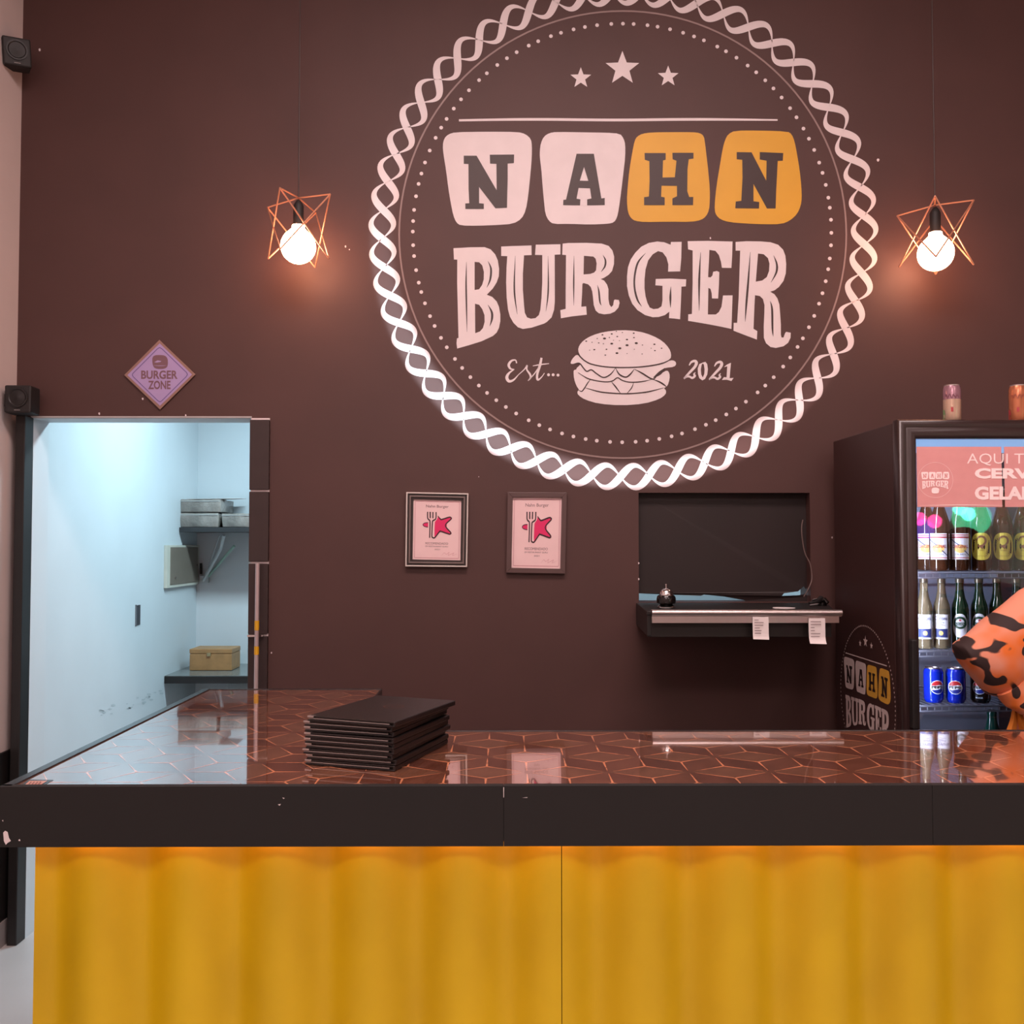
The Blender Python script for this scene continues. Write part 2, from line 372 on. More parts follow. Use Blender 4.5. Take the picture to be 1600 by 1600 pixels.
WORD = [
 (ZB, [[(72,150),(300,138),(480,136),(560,165),(620,230),(655,310),(672,420),(668,520),(640,600),(590,680),(510,762),(580,790),(640,850),(670,920),(688,1020),(688,1110),(670,1200),(640,1260),(590,1305),(440,1375),(280,1425),(120,1470),(112,1400),(118,1336),(138,1330),(130,1000),(120,600),(122,300),(78,298)],
   [(350,330),(410,335),(450,375),(472,460),(470,560),(450,630),(410,690),(350,700)], [(355,880),(410,895),(450,950),(480,1030),(482,1120),(460,1200),(420,1245),(358,1268)]],
  [([(243,330),(238,600),(243,900),(250,1250)], 13), ([(525,320),(565,420),(555,560),(510,668)], 16), ([(525,895),(575,990),(578,1080),(550,1175)], 18)]),
 (ZB, [[(700,128),(900,120),(1098,114),(1100,240),(1000,244),(985,480),(985,700),(1000,900),(1010,1000),(1040,1060),(1090,1078),(1150,1070),(1195,1030),(1215,960),(1230,800),(1240,600),(1240,240),(1145,238),(1155,104),(1478,98),(1478,232),(1403,236),(1405,600),(1405,850),(1395,960),(1363,1060),(1300,1120),(1263,1142),(1100,1195),(985,1212),(920,1190),(860,1130),(815,1050),(790,960),(772,800),(765,600),(770,400),(780,255),(700,252)]],
  [([(885,250),(872,600),(880,800),(912,1020)], 13), ([(1315,250),(1320,600),(1312,800),(1287,980)], 12)]),
 (ZR, [[(245,90),(320,82),(560,80),(760,90),(850,120),(900,180),(922,260),(920,360),(895,450),(850,500),(790,540),(745,556),(790,575),(830,630),(848,690),(848,820),(860,890),(885,925),(910,900),(920,840),(930,825),(985,832),(994,870),(980,930),(930,985),(870,1012),(790,1020),(720,1005),(680,970),(655,900),(645,800),(635,720),(615,660),(580,625),(520,608),(505,620),(500,760),(490,920),(555,915),(562,1025),(360,1048),(222,1072),(215,965),(285,948),(285,700),(290,240),(240,236)],
   [(525,250),(650,260),(680,290),(692,350),(685,440),(660,470),(610,488),(520,496)]],
  [([(395,250),(391,600),(392,905)], 13), ([(775,240),(808,310),(800,390),(750,462)], 15), ([(703,635),(722,720),(735,850),(755,905)], 14)]),
 (ZG, [[(655,105),(660,68),(800,66),(795,280),(780,455),(622,458),(625,360),(600,270),(550,205),(490,188),(420,230),(360,310),(325,430),(312,560),(312,680),(325,780),(350,870),(380,930),(430,952),(490,945),(535,915),(548,840),(548,645),(455,638),(460,555),(650,550),(860,560),(855,652),(798,656),(790,860),(780,1085),(700,1075),(635,1070),(638,985),(580,1030),(500,1055),(420,1058),(320,1030),(220,965),(150,880),(105,770),(82,650),(82,520),(95,400),(130,300),(190,210),(270,130),(370,80),(480,62),(570,72)]],
  [([(325,215),(225,340),(182,520),(182,680),(220,830),(275,915)], 16), ([(658,655),(652,800),(655,930)], 18)]),
 (ZG, [[(880,58),(1150,54),(1470,62),(1465,240),(1455,410),(1330,408),(1318,330),(1290,240),(1245,185),(1165,172),(1160,300),(1148,530),(1180,535),(1205,510),(1215,460),(1265,450),(1296,465),(1290,640),(1280,812),(1200,810),(1195,740),(1180,685),(1152,672),(1145,1022),(1250,1022),(1290,990),(1325,920),(1345,772),(1470,770),(1455,1212),(1330,1185),(1150,1150),(885,1105),(888,1020),(935,1015),(945,600),(945,180),(885,165)]],
  [([(1050,205),(1032,560),(1030,970)], 18)]),
 (ZE, [[(500,68),(640,58),(820,60),(960,72),(1060,105),(1125,170),(1155,250),(1165,360),(1160,480),(1130,580),(1070,660),(1010,705),(955,722),(1010,755),(1050,810),(1075,890),(1085,1000),(1095,1150),(1095,1290),(1105,1325),(1130,1325),(1150,1270),(1165,1250),(1225,1262),(1222,1330),(1190,1395),(1130,1440),(1030,1462),(960,1450),(900,1400),(872,1330),(870,1180),(878,1000),(880,900),(860,820),(820,780),(755,768),(748,900),(735,1210),(785,1240),(780,1352),(640,1300),(472,1235),(475,1132),(520,1132),(540,800),(560,182),(500,182)],
   [(795,220),(870,230),(925,280),(945,350),(940,450),(910,530),(850,575),(765,590)]],
  [([(693,200),(665,600),(640,900),(625,1115)], 17), ([(1000,245),(1042,360),(1035,470),(965,600)], 16), ([(955,845),(980,950),(985,1200),(995,1310)], 16)])]
BUN = zz(ZH, [(678,235),(690,190),(730,145),(800,105),(900,75),(1050,58),(1200,68),(1320,105),(1410,155),(1465,215),(1483,265),(1478,310),(1400,345),(1250,370),(1080,380),(920,374),(800,352),(740,324),(700,285)])
FILL = zz(ZH, [(668,270),(640,295),(620,325),(615,348),(630,352),(665,346),(700,352),(690,368),(668,385),(665,400),(648,402),(640,415),(645,480),(665,540),(690,575),(672,590),(680,620),(740,660),(860,695),(1050,710),(1250,695),(1380,655),(1435,615),(1440,580),(1418,560),(1450,545),(1470,480),(1468,430),(1448,405),(1410,425),(1385,440),(1405,400),(1430,385),(1510,377),(1528,350),(1515,325),(1480,318),(1400,345),(1250,372),(1080,378),(920,374),(800,352),(740,324),(700,287)])
BLINES = [([(668,255),(700,290),(740,325),(800,354),(920,376),(1080,382),(1250,374),(1400,348),(1482,312)], 8),
 ([(640,352),(690,345),(725,385),(755,415),(795,402),(840,435),(900,468),(960,440),(1003,385)], 8),
 ([(1003,385),(1035,440),(1090,465),(1130,440),(1165,395)], 9), ([(1165,395),(1230,430),(1320,482),(1360,455)], 9),
 ([(680,425),(760,475),(850,498),(930,506),(980,496),(1020,470),(1060,492),(1120,508),(1220,505),(1320,484)], 7),
 ([(1320,482),(1380,505),(1420,530),(1445,552)], 9), ([(785,485),(760,520),(735,560),(710,588),(680,572)], 7),
 ([(740,556),(860,590),(960,602),(1080,608),(1200,602),(1300,588),(1420,556)], 8), ([(968,505),(1005,550),(1048,608)], 9), ([(1160,510),(1140,560),(1100,606)], 7),
 ([(1330,470),(1385,430),(1430,388)], 22)]
SEEDS = [(750,155,9),(800,165,6),(858,170,7),(820,228,9),(780,232,5),(890,100,9),(908,132,14),(970,92,9),(970,176,13),(925,225,8),(1018,115,8),(1040,216,14),(1015,258,13),(915,275,8),(1102,190,14),(1102,141,10),(1160,86,9),(1182,172,14),(1162,124,8),(1165,225,5),(1235,188,6),(1232,265,6),(1102,262,5),(1338,182,10),(1342,236,8),(1400,216,8),(1310,216,5),(1010,70,6),(1062,80,6),(950,122,6),(1036,150,5),(985,147,5),(898,177,6),(845,132,6)]
EST = [([(150,345),(140,318),(105,325),(82,360),(98,393),(130,398)], [10,10,16,20,14,6]), ([(130,398),(85,430),(66,468),(85,500),(125,488),(165,445)], [6,16,24,22,14,6]),
 ([(165,445),(215,400),(243,362)], [6,8,14]), ([(240,365),(238,400),(265,440),(270,470),(248,497)], [14,12,16,14,6]), ([(248,497),(300,440),(345,375)], [6,8,8]),
 ([(365,298),(352,360),(328,440),(332,488),(365,465),(390,430)], [16,20,18,16,8,5]), ([(290,368),(360,356),(430,348)], [5,10,5])]
LCX, LCY = 974, 366
def two(dx, dy):
    return [([(390+dx,450+dy),(440+dx,375+dy),(520+dx,350+dy),(555+dx,395+dy),(520+dx,480+dy),(420+dx,590+dy),(275+dx,745+dy)], [20,45,60,70,62,55,40]),
            ([(270+dx,755+dy),(330+dx,705+dy),(400+dx,705+dy),(460+dx,735+dy),(520+dx,690+dy),(500+dx,650+dy),(530+dx,610+dy)], [30,50,46,50,50,36,14])]
def burger_art(mb, fn, fn2, wi, di, seeds=True):
    mb.poly([chaikin(FILL)], fn, wi); mb.poly([chaikin(BUN)], fn, wi)
    for p, w in BLINES: stroke(mb, zz(ZH, p), w*ZH[2]*1.35, fn2, di)
    if seeds:
        for x, y, s in SEEDS: disc(mb, ZH[0]+x*ZH[2], ZH[1]+y*ZH[2], s*ZH[2], s*.62*ZH[2], fn2, di, 8)

emb = thing('wall_emblem', 'large round painted burger emblem with twisted ribbon border on dark wall', 'emblem', PY(LCX, 762, WY))
f1 = lambda u, v: PY(u, v, WY-.0015)
f2 = lambda u, v: PY(u, v, WY-.0025)
NS = 53
for k in range(NS):
    th0 = 2*PI*(k+.35)/NS; per = 2*PI*2/NS
    pts = []; ws = []
    for i in range(-8, 9):
        ph = i/8*PI*.97
        rr = 377 - 17.5*math.sin(ph)   # outer -> inner while turning anticlockwise in the picture
        a = th0 - ph/(2*PI)*per
        pts.append((LCX+rr*math.cos(a), LCY+.2+rr*1.005*math.sin(a)))
        ws.append(11.0*max(0, math.cos(ph/2))**1.25 + .9)
    mb = MB(); stroke(mb, pts, ws, f1, 0, 2); mb.build('ribbon_twist', M_white, emb, fix=False)
M_line = mat('thin_line_paint', (150, 126, 122), .5, var=.1, scale=8)
mb = MB(); ring(mb, 973, 366.5, 348, 350.6, f1, n=128); mb.build('thin_ring', M_line, emb, fix=False)
random.seed(11)
mb = MB(); ND = 108
for k in range(ND):
    a = 2*PI*(k+random.uniform(-.12, .12))/ND
    disc(mb, 972+327*math.cos(a), 364+327*math.sin(a), 2.9, 2.9, f1)
mb.build('dot_ring', M_white, emb, fix=False)['kind'] = 'stuff'
for (cx, cy, R) in ((907.5, 122, 17), (972.5, 107, 27.5), (1044, 119.5, 17)):
    MB().poly([star(cx, cy, R, R*.42)], f1).build('star', M_white, emb, fix=False)
mb = MB(); stroke(mb, [(717, 188), (830, 186.5), (960, 187.5), (1090, 186.5), (1215, 187.5)], 4.2, f1, ends=(.8, .6)); mb.build('rule_line', M_white, emb, fix=False)
for ch, tile, let, yk in TILES:
    t = MB().poly([chaikin(tile)], f1).build('letter_tile', M_yell if yk else M_white, emb, fix=False)
    t['label'] = '%s tile with a dark slab letter %s' % ('yellow' if yk else 'white', ch)
    MB().poly(let, f2).build('letter', M_dark, t, fix=False)
for z, loops, slits in WORD:
    mb = MB(); mb.poly([zz(z, l) for l in loops], f1, 0)
    for p, w in slits: stroke(mb, zz(z, p), w*z[2]*1.5, f2, 1, ends=(.15, .15))
    mb.build('word_letter', [M_white, M_dark], emb, fix=False)
mb = MB(); burger_art(mb, f1, f2, 0, 1); mb.build('burger_drawing', [M_white, M_dark], emb, fix=False)
mb = MB()
for p, w in EST: stroke(mb, zz(ZH, p), [x*ZH[2]*1.1 for x in w], f1)
for x, y in ((425, 445), (465, 445), (507, 448)): disc(mb, ZH[0]+x*ZH[2], ZH[1]+y*ZH[2], 2.3, 2.3, f1)
mb.build('founding_lettering', M_white, emb, fix=False)
mb = MB()
for dx, dy in ((0, 0), (575, 22)):
    for p, w in two(dx, dy): stroke(mb, zz(ZY, p), [x*ZY[2] for x in w], f1)
mb.poly([zz(ZY, [(700,385),(760,370),(800,420),(815,540),(800,660),(750,760),(690,790),(620,740),(590,640),(585,520),(620,420)]), zz(ZY, [(700,405),(725,430),(740,540),(735,640),(700,725),(665,660),(655,540),(675,430)])], f1)
mb.poly([zz(ZY, [(1180,490),(1250,430),(1340,390),(1325,560),(1310,740),(1400,735),(1350,805),(1240,775),(1135,780),(1180,715),(1240,720),(1250,560),(1255,470)])], f1)
mb.build('year_lettering', M_white, emb, fix=False)
pc = PY(LCX, LCY, WY); k = (PY(LCX+100, LCY, WY).x-pc.x)/100
added_arc_spot((pc.x-.2, .9, 4.3), pc.x, pc.z, WY, 356*k, 399*k, 2500)

# ------------------------------------------------------------------ bar counter
CH = 1.14; FY = PZ(800, 1229, CH).y
XA0 = PZ(5, 1228, CH).x; XA1 = PZ(597, 1077, CH).x; YA1 = PZ(400, 1077, CH).y; YM1 = PZ(1000, 1142, CH).y
XR = 1.9
cnt = thing('bar_counter', 'L-shaped bar counter with brown geometric glass top and yellow corrugated front', 'counter', ((XA0+XR)/2, FY+.28, 0))
def printm(name, rgb): return mat(name, rgb, .06, var=.22, scale=22, coat=1.0, ior=2.1, detail=1)
M_pr = [printm('brown_print_a', (120, 74, 57)), printm('brown_print_b', (108, 64, 50)), printm('brown_print_c', (128, 84, 64)), printm('copper_print_line', (250, 160, 116))]
def pattern(name, ub, vb, fn, u0, v0, parent):
    """rhombus-cube print: hubs spaced a in u and b in v; facets between hubs, copper lines that taper towards each hub. ub, vb clip it"""
    a, b, h = .0853, .29, .0925
    facets = MB()
    def clip(poly):
        for ax, lim, sg in ((0, ub[0], 1), (0, ub[1], -1), (1, vb[0], 1), (1, vb[1], -1)):
            out = []
            for i in range(len(poly)):
                p, q = poly[i], poly[(i+1) % len(poly)]
                ip, iq = (p[ax]-lim)*sg >= 0, (q[ax]-lim)*sg >= 0
                if ip: out.append(p)
                if ip != iq:
                    t = (lim-p[ax])/(q[ax]-p[ax]); out.append((p[0]+(q[0]-p[0])*t, p[1]+(q[1]-p[1])*t))
            poly = out
            if not poly: return poly
        return poly
    def put(poly, mi, z):
        q = clip(poly)
        if len(q) >= 3: facets.add([fn(p[0], p[1], z) for p in q], [tuple(range(len(q)))], mi)
    i0 = int((ub[0]-u0)/a)-2; i1 = int((ub[1]-u0)/a)+3; j0 = int((vb[0]-v0)/b)-2; j1 = int((vb[1]-v0)/b)+3
    def line(p, q, z):
        dx, dy = q[0]-p[0], q[1]-p[1]; l = math.hypot(dx, dy); nx, ny = -dy/l, dx/l
        w0, w1 = .0024, .0004; e = (p[0]+dx*.86, p[1]+dy*.86)
        put([(p[0]+nx*w0, p[1]+ny*w0), (p[0]-nx*w0, p[1]-ny*w0), (e[0]-nx*w1, e[1]-ny*w1), (e[0]+nx*w1, e[1]+ny*w1)], 3, z)
    for i in range(i0, i1):
        for j in range(j0, j1):
            u = u0+i*a; v = v0+j*b+(b/2 if i % 2 else 0)
            R1 = (u+a, v+b/2); R2 = (u+a, v-b/2); L1 = (u-a, v+b/2); L2 = (u-a, v-b/2)
            up = (u, v+h); dn = (u, v-h)
            put([up, (u, v), (u+a, v+b/2-h), R1], 0, 0)          # facet right of the upper stem
            put([(u, v), up, L1, (u-a, v+b/2-h)], 1, 0)          # facet left of the upper stem
            put([up, R1, (u, v+b-h), L1], 2, 0)                  # slim rhombus
            line(up, (u, v), .0002); line(dn, (u, v), .0002)
            for q in (R1, L1): line(up, q, .0002)
            for q in (R2, L2): line(dn, q, .0002)
    return facets.build(name, M_pr, parent, fix=False)
tr = .022
T0 = MB().box(XA1, XR, FY+.004, YM1-.002, CH-.03, CH-.001)
T0.build('top_slab', M_black, cnt)
MB().box(XA0+.004, XA1, FY+.004, YA1-.004, CH-.03, CH-.001).build('top_slab', M_black, cnt)
pattern('printed_glass', (XA1, XR), (FY+.006, YM1-.006), lambda u, v, z: Vector((u, v, CH+z)), -.0403, 2.1815, cnt)
# on the arm the same print is turned a quarter: hub centres lie along x
pattern('printed_glass', (FY+.006, YA1-.012), (XA0+tr, XA1), lambda u, v, z: Vector((v, u, CH+z)), 2.385, -.592-.0925, cnt)
M_edge = mat('dark_metal_edging', (44, 42, 44), .25, .3, var=.1)
MB().box(XA0, XA0+tr, FY+.001, YA1, CH-.028, CH+.003).build('edge_trim', M_edge, cnt, bevel=.0015)
MB().box(XA0, XA1, YA1-.012, YA1, CH-.028, CH+.002).build('edge_trim', M_edge, cnt, bevel=.001)
MB().box(XA1-.004, XA1+.002, YM1, YA1-.012, CH-.028, CH+.002).build('edge_trim', M_edge, cnt, bevel=.001)
MB().box(XA1, XR, YM1-.006, YM1, CH-.028, CH+.002).build('edge_trim', M_edge, cnt, bevel=.001)
fz = PY(800, 1321, FY).z
xj = PY(787, 1240, FY).x; xj2 = PY(1455, 1260, FY).x
M_fasc = mat('black_fascia', (14, 10, 9), .7, var=.14, scale=5, bump=.02)
MB().box(XA0+.02, XR, FY+.0121, FY+.014, fz+.004, CH-.03).build('fascia_backing', M_blackm, cnt)
for a, b in ((XA0, xj-.0003), (xj+.0003, xj2-.0002), (xj2+.0002, XR)):
    MB().box(a, b, FY-.006, FY+.012, fz, CH+.003).build('fascia_board', M_fasc, cnt, bevel=.0006)
MB().box(XA0, XA0+.014, FY+.014, YA1, fz, CH-.03).build('fascia_board', M_fasc, cnt, bevel=.0015)
mb = MB()
for lp in ([(5,1301),(8,1298),(12,1300),(14,1309),(17,1314),(12,1317),(9,1320),(6,1314)], [(29,1312),(31,1311),(32,1314),(29,1314)], [(3,1282),(5,1281),(5,1284)], [(786.5,1230),(787.6,1230),(787.4,1246),(786.6,1246)], [(816,1246.5),(824,1245.5),(824,1246.6)], [(434,1257),(439,1256),(437,1259)], [(441,1246),(445,1247),(443,1248.5)]):
    mb.poly([lp], lambda u, v: PY(u, v, FY-.0068))
mb.build('paint_chips', M_white, cnt, fix=False)['kind'] = 'stuff'
# corrugated yellow sheets
PYY = FY+.052; per = .1845; xv = PY(222, 1400, PYY).x; AMP = .024
M_yp = mat('yellow_corrugated_sheet', (218, 182, 2), .5, var=.10, scale=4, bump=.03, rgb2=(208, 172, 2))
xs0 = PY(50, 1500, PYY).x; xseam = PY(877, 1500, PYY).x
def sheet(a, b):
    mb = MB(); n = max(8, int((b-a)/.006)); v = []
    for i in range(n+1):
        x = a+(b-a)*i/n; c = math.cos(2*PI*(x-xv)/per); y = PYY + AMP*(c*.92+.08*math.cos(4*PI*(x-xv)/per))
        v += [(x, y, .10), (x, y, CH-.035), (x, y+.004, .10), (x, y+.004, CH-.035)]
    f = []
    for i in range(n):
        p = 4*i; q = p+4
        f += [(p, q, q+1, p+1), (p+2, p+3, q+3, q+2), (p+1, q+1, q+3, p+3)]
    f += [(0, 1, 3, 2), (4*n, 4*n+2, 4*n+3, 4*n+1)]
    mb.add(v, f); return mb.build('corrugated_sheet', M_yp, cnt, smooth=True, ang=60)
sheet(xs0, xseam-.0008); sheet(xseam+.0008, XR)
MB().box(xs0+.02, XR, FY+.085, FY+.10, 0, CH-.03).build('front_backing', M_blackm, cnt)
MB().box(xs0, XR, FY+.075, FY+.10, 0, .10).build('kick_board', M_black, cnt)
MB().box(xs0, xs0+.02, FY+.10, YA1-.05, 0, CH-.03).build('end_panel', M_black, cnt)
MB().box(xs0, XR, FY+.0142, FY+.021, fz+.004, fz+.009).build('light_strip', mat('amber_light_strip', (255, 180, 70), .4, emit=9, emit_col=(255, 150, 50)), cnt)
# little corner tag under the glass edge
s = thing('corner_sticker', 'small orange sticker with dark border on the counter left front corner', 'sticker', PZ(60, 1224, CH))
def FZ(h): return lambda u, v: PZ(u, v, CH+h)
MB().poly([[(33,1228.3),(44,1218),(84,1218.5),(66,1228.3)]], FZ(.0006)).build('sticker_border', M_edge, s, fix=False)
MB().poly([[(38,1227),(46,1220),(74,1220),(62,1227)]], FZ(.0012)).build('sticker_face', mat('orange_print', (196, 132, 108), .3), s, fix=False)
mb = MB()
for x in (45, 50, 55, 60): stroke(mb, [(x, 1225.5), (x+2.5, 1223), (x+4, 1221.5)], 1.6, FZ(.0018), ends=(1, 1))
mb.build('sticker_lettering', mat('rust_print', (120, 62, 48), .4), s, fix=False)

# ------------------------------------------------------------------ menu folders
M_lea = mat('black_leatherette', (24, 18, 18), .36, var=.2, scale=40, bump=.12)
M_pages = mat('page_edges', (140, 130, 127), .6, var=.2, scale=30)
def menu_proto():
    r = thing('menu_folder', '-', 'menu', (0, 0, 0), 'stacked menu folders')
    w, d = .212, .302
    MB().box(0, w, 0, d, 0, .0038).build('back_cover', M_lea, r, bevel=.0012)
    MB().box(0, w, 0, d, .0082, .0116).build('front_cover', M_lea, r, bevel=.0014)
    MB().box(w-.004, w+.001, .001, d-.001, .001, .0106).build('spine', M_lea, r, bevel=.001)
    MB().box(.006, w-.006, .006, d-.006, .0040, .0080).build('page_block', M_blackm, r)
    MB().box(.002, w-.012, .0005, .0035, .0048, .0070).build('page_sleeve', M_pages, r)
    for (x, y) in ((-.0012, -.0012),):
        MB().box(x, x+.016, y, y+.012, .0076, .01185).build('metal_corner', M_alu, r, bevel=.0008)
    return r
mp = menu_proto()
A = PZ(474, 1196, CH); B = PZ(623, 1202, CH); D = PZ(701, 1149, CH)
rz = math.atan2(B.y-A.y, B.x-A.x)
names = ['lowest black menu folder, lying directly on the printed counter', 'second black menu folder from the bottom of the counter stack', 'third black menu folder from the bottom of the counter stack',
         'fourth black menu folder from the bottom of the counter stack', 'middle black menu folder, fifth of nine in the counter stack', 'fourth black menu folder from the top of the counter stack',
         'third black menu folder from the top of the counter stack', 'second black menu folder from the top, just under the topmost one', 'topmost black menu folder with a faint round emblem on its cover']
random.seed(5)
menus = []
for i in range(9):
    o = mp if i == 0 else copy_tree(mp)
    last = i == 8
    jx = random.uniform(-.004, .004) + (.006 if last else 0); jy = random.uniform(-.004, .004)
    o.location = (A.x+.002+jx, A.y+.004+jy, CH+.0006+i*.0119); o.rotation_euler = (0, 0, rz - .16 + random.uniform(-.02, .02) - (.03 if last else 0))
    o['label'] = names[i]; menus.append(o); ORG[o] = Vector(o.location)
top = menus[-1]
mb = MB(); fl = lambda u, v: Vector((u, v, .01192))
ring(mb, .118, .17, .021, .0235, fl, n=32); mb2 = mb
stroke(mb, [(.104, .163), (.112, .172), (.118, .166), (.126, .176), (.133, .170)], .002, fl)
ob = mb.build('cover_emblem', mat('bronze_foil', (92, 56, 44), .4), None, fix=False); ob.parent = top; ORG[ob] = ORG[top]

# ------------------------------------------------------------------ pendant lamps
M_bulb = mat('glowing_bulb', (255, 225, 170), .3, emit=30, emit_col=(255, 178, 138))
M_cord = mat('dark_cord', (60, 42, 38), .5)
def pendant(cx, cy_px, rot, label):
    c = PY(cx, cy_px, 3.82)
    r = thing('pendant_lamp', label, 'lamp', (c.x, c.y, 4.6), 'caged pendant lamps')
    R = .142; H = .235; zt = c.z+.185; zb = zt-H
    hub = Vector((c.x, c.y, zt+.012))
    tops = []; bots = []
    for k in range(4):
        a = rot+k*PI/2; d = Vector((math.cos(a), math.sin(a), 0))
        tops.append(Vector((c.x, c.y, zt))+d*R+Vector((0, 0, .012*math.cos(a*1.0+.5)))); bots.append(Vector((c.x, c.y, zb))+d*R*.97+Vector((0, 0, -.012*math.cos(a+.5))))
    cage = MB()
    for k in range(4):
        cage.tube([tops[k], bots[(k+1) % 4]], .0032, 6); cage.tube([tops[k], bots[(k-1) % 4]], .0032, 6)
        cage.tube([hub, tops[k]], .0030, 6)
    cage.build('wire_cage', M_gold, r, smooth=True)
    MB().tube([hub, (c.x, c.y, 4.6)], .0028, 8).build('cord', M_cord, r, smooth=True)
    MB().lathe([(.008, 0), (.019, .004), (.021, .03), (.021, .085), (.014, .10), (.006, .11)], (c.x, c.y, c.z+.078), 20).build('socket', M_blackm, r, smooth=True)
    prof = [(.004, -.070)]
    for i in range(1, 14):
        t = -PI/2 + i/14*PI*.86; prof.append((.070*math.cos(t), .070*math.sin(t)))
    prof += [(.027, .071), (.025, .084)]
    MB().lathe(prof, tuple(c), 24).build('bulb', M_bulb, r, smooth=True)
    return r
pendant(466, 385, -PI/2-.31, 'left caged pendant lamp with glowing globe bulb beside the emblem')
pendant(1462, 396, -PI/2-.42, 'right caged pendant lamp with glowing globe bulb above the drinks cooler')

# ------------------------------------------------------------------ framed certificates
M_pink = mat('pink_certificate_paper', (240, 206, 206), .55, var=.03, scale=15)
M_pl = mat('rose_print_line', (196, 128, 138), .6); M_mag = mat('magenta_print', (226, 40, 104), .6); M_ink = mat('dark_print', (58, 30, 38), .6); M_txt = mat('grey_print', (120, 92, 96), .6)
def certificate(corners, inner, fmat, label, silver):
    """corners: the frame's outer corners in the photograph, clockwise from top left; inner: the sheet's; both on the wall"""
    q = [PY(u, v, WY-.018) for u, v in corners]; i4 = [PY(u, v, WY-.012) for u, v in inner]
    r = thing('framed_certificate', label, 'picture frame', PY((corners[2][0]+corners[3][0])/2, corners[2][1], WY), 'framed certificates')
    def lerp4(Q, s, t, y=None):
        p = Q[0]*(1-s)*(1-t)+Q[1]*s*(1-t)+Q[2]*s*t+Q[3]*(1-s)*t
        if y is not None: p = Vector((p.x, y, p.z))
        return p
    mb = MB()
    def rail(Q0, Q1, y0, y1, mi=0):
        for k in range(4):
            a, b = Q0[k], Q0[(k+1) % 4]; c, d = Q1[(k+1) % 4], Q1[k]
            v = [Vector((p.x, y, p.z)) for y in (y0, y1) for p in (a, b, c, d)]
            mb.add(v, [(0, 1, 2, 3), (7, 6, 5, 4), (0, 4, 5, 1), (1, 5, 6, 2), (2, 6, 7, 3), (3, 7, 4, 0)], mi)
    def shrink(Q, m):
        c = sum(Q, Vector())/4
        return [Vector((p.x+(m if p.x < c.x else -m), p.y, p.z+(m if p.z < c.z else -m))) for p in Q]
    if silver:
        rail(q, shrink(q, .0055), WY-.026, WY-.001, 1); a = shrink(q, .0055)
        rail(a, shrink(a, .008), WY-.018, WY-.001, 0); b = shrink(a, .008); rail(b, shrink(b, .006), WY-.024, WY-.001, 2); rail(shrink(b, .006), i4, WY-.017, WY-.001, 0)
        mb.build('frame', [fmat, mat('silver_bead', (214, 204, 198), .4, .1), mat('frame_ridge', (122, 106, 102), .35)], r, bevel=.0008)
    else:
        rail(q, i4, WY-.022, WY-.001, 0); mb.build('frame', [fmat], r, bevel=.0015)
    fn = lambda d: (lambda s, t: lerp4(i4, s, t, WY-.010-d))
    MB().add([lerp4(i4, *st, WY-.010) for st in ((0, 0), (1, 0), (1, 1), (0, 1))], [(0, 1, 2, 3)]).build('certificate_sheet', M_pink, r, fix=False)
    mb = MB(); f = fn(.0006); f2_ = fn(.0010); f3_ = fn(.0014)
    for (a, b) in (((.04, .03), (.96, .03)), ((.96, .03), (.96, .97)), ((.96, .97), (.04, .97)), ((.04, .97), (.04, .03))):
        stroke(mb, [a, b], .007, f, 0, ends=(1, 1))
    put_text(mb, 'Nahn Burger', .5, .115, .47, .06, f, 3)
    # half-hidden star
    def Q(pts): return [((x-240)/872, (y-205)/1250) for x, y in pts]
    body = [(688,540),(735,605),(760,612),(890,562),(925,570),(930,600),(830,735),(925,880),(920,910),(890,912),(745,860),(725,865),(645,985),(630,985),(632,680),(650,640),(680,600)]
    mb.poly([Q(chaikin(body))], f, 1)
    stroke(mb, Q([(688,540),(738,605),(770,608),(890,562),(925,570),(928,600),(828,735),(925,878),(918,910),(890,910),(745,860),(722,868),(645,985),(618,1000),(592,985),(585,940),(590,680),(605,640),(645,610),(655,560),(655,460)]), .023, f2_, 2, ends=(.6, 1))
    stroke(mb, Q([(500,460),(502,580),(520,620),(545,650),(548,800),(545,1000)]), .023, f2_, 2, ends=(1, 1))
    stroke(mb, Q([(548,460),(550,590)]), .024, f2_, 2, ends=(1, 1)); stroke(mb, Q([(598,460),(598,590)]), .024, f2_, 2, ends=(1, 1))
    mb.poly([Q([(512,685),(450,695),(418,730),(450,765),(512,780)])], f, 1)
    stroke(mb, Q([(512,685),(450,695),(418,730),(450,765),(512,780)]), .012, f2_, 2, ends=(1, 1))
    put_text(mb, 'RECOMENDADO', .5, .727, .47, .036, f, 3); put_text(mb, 'EM RESTAURANT GURU', .5, .777, .47, .022, f, 3); put_text(mb, '2021', .51, .826, .11, .022, f, 3)
    stroke(mb, [(.60, .93), (.66, .88), (.70, .905), (.76, .87), (.74, .92), (.80, .90), (.86, .88), (.83, .92), (.93, .895)], .004, f, 0)
    mb.build('certificate_print', [M_pl, M_mag, M_ink, M_txt], r, fix=False)
    return r
certificate([(635,769),(732,771),(730,886),(633.5,885)], [(646,780),(721,782),(719.5,875.5),(644.5,874)], mat('black_frame', (52, 42, 40), .4), 'left framed pink certificate with silver-edged black frame on dark wall', True)
certificate([(793,769),(886,769.5),(883,896.5),(791,895)], [(801,777),(878,777.5),(875.5,888.5),(799,887)], mat('brown_frame', (88, 66, 64), .45), 'right framed pink certificate with plain dark brown frame', False)

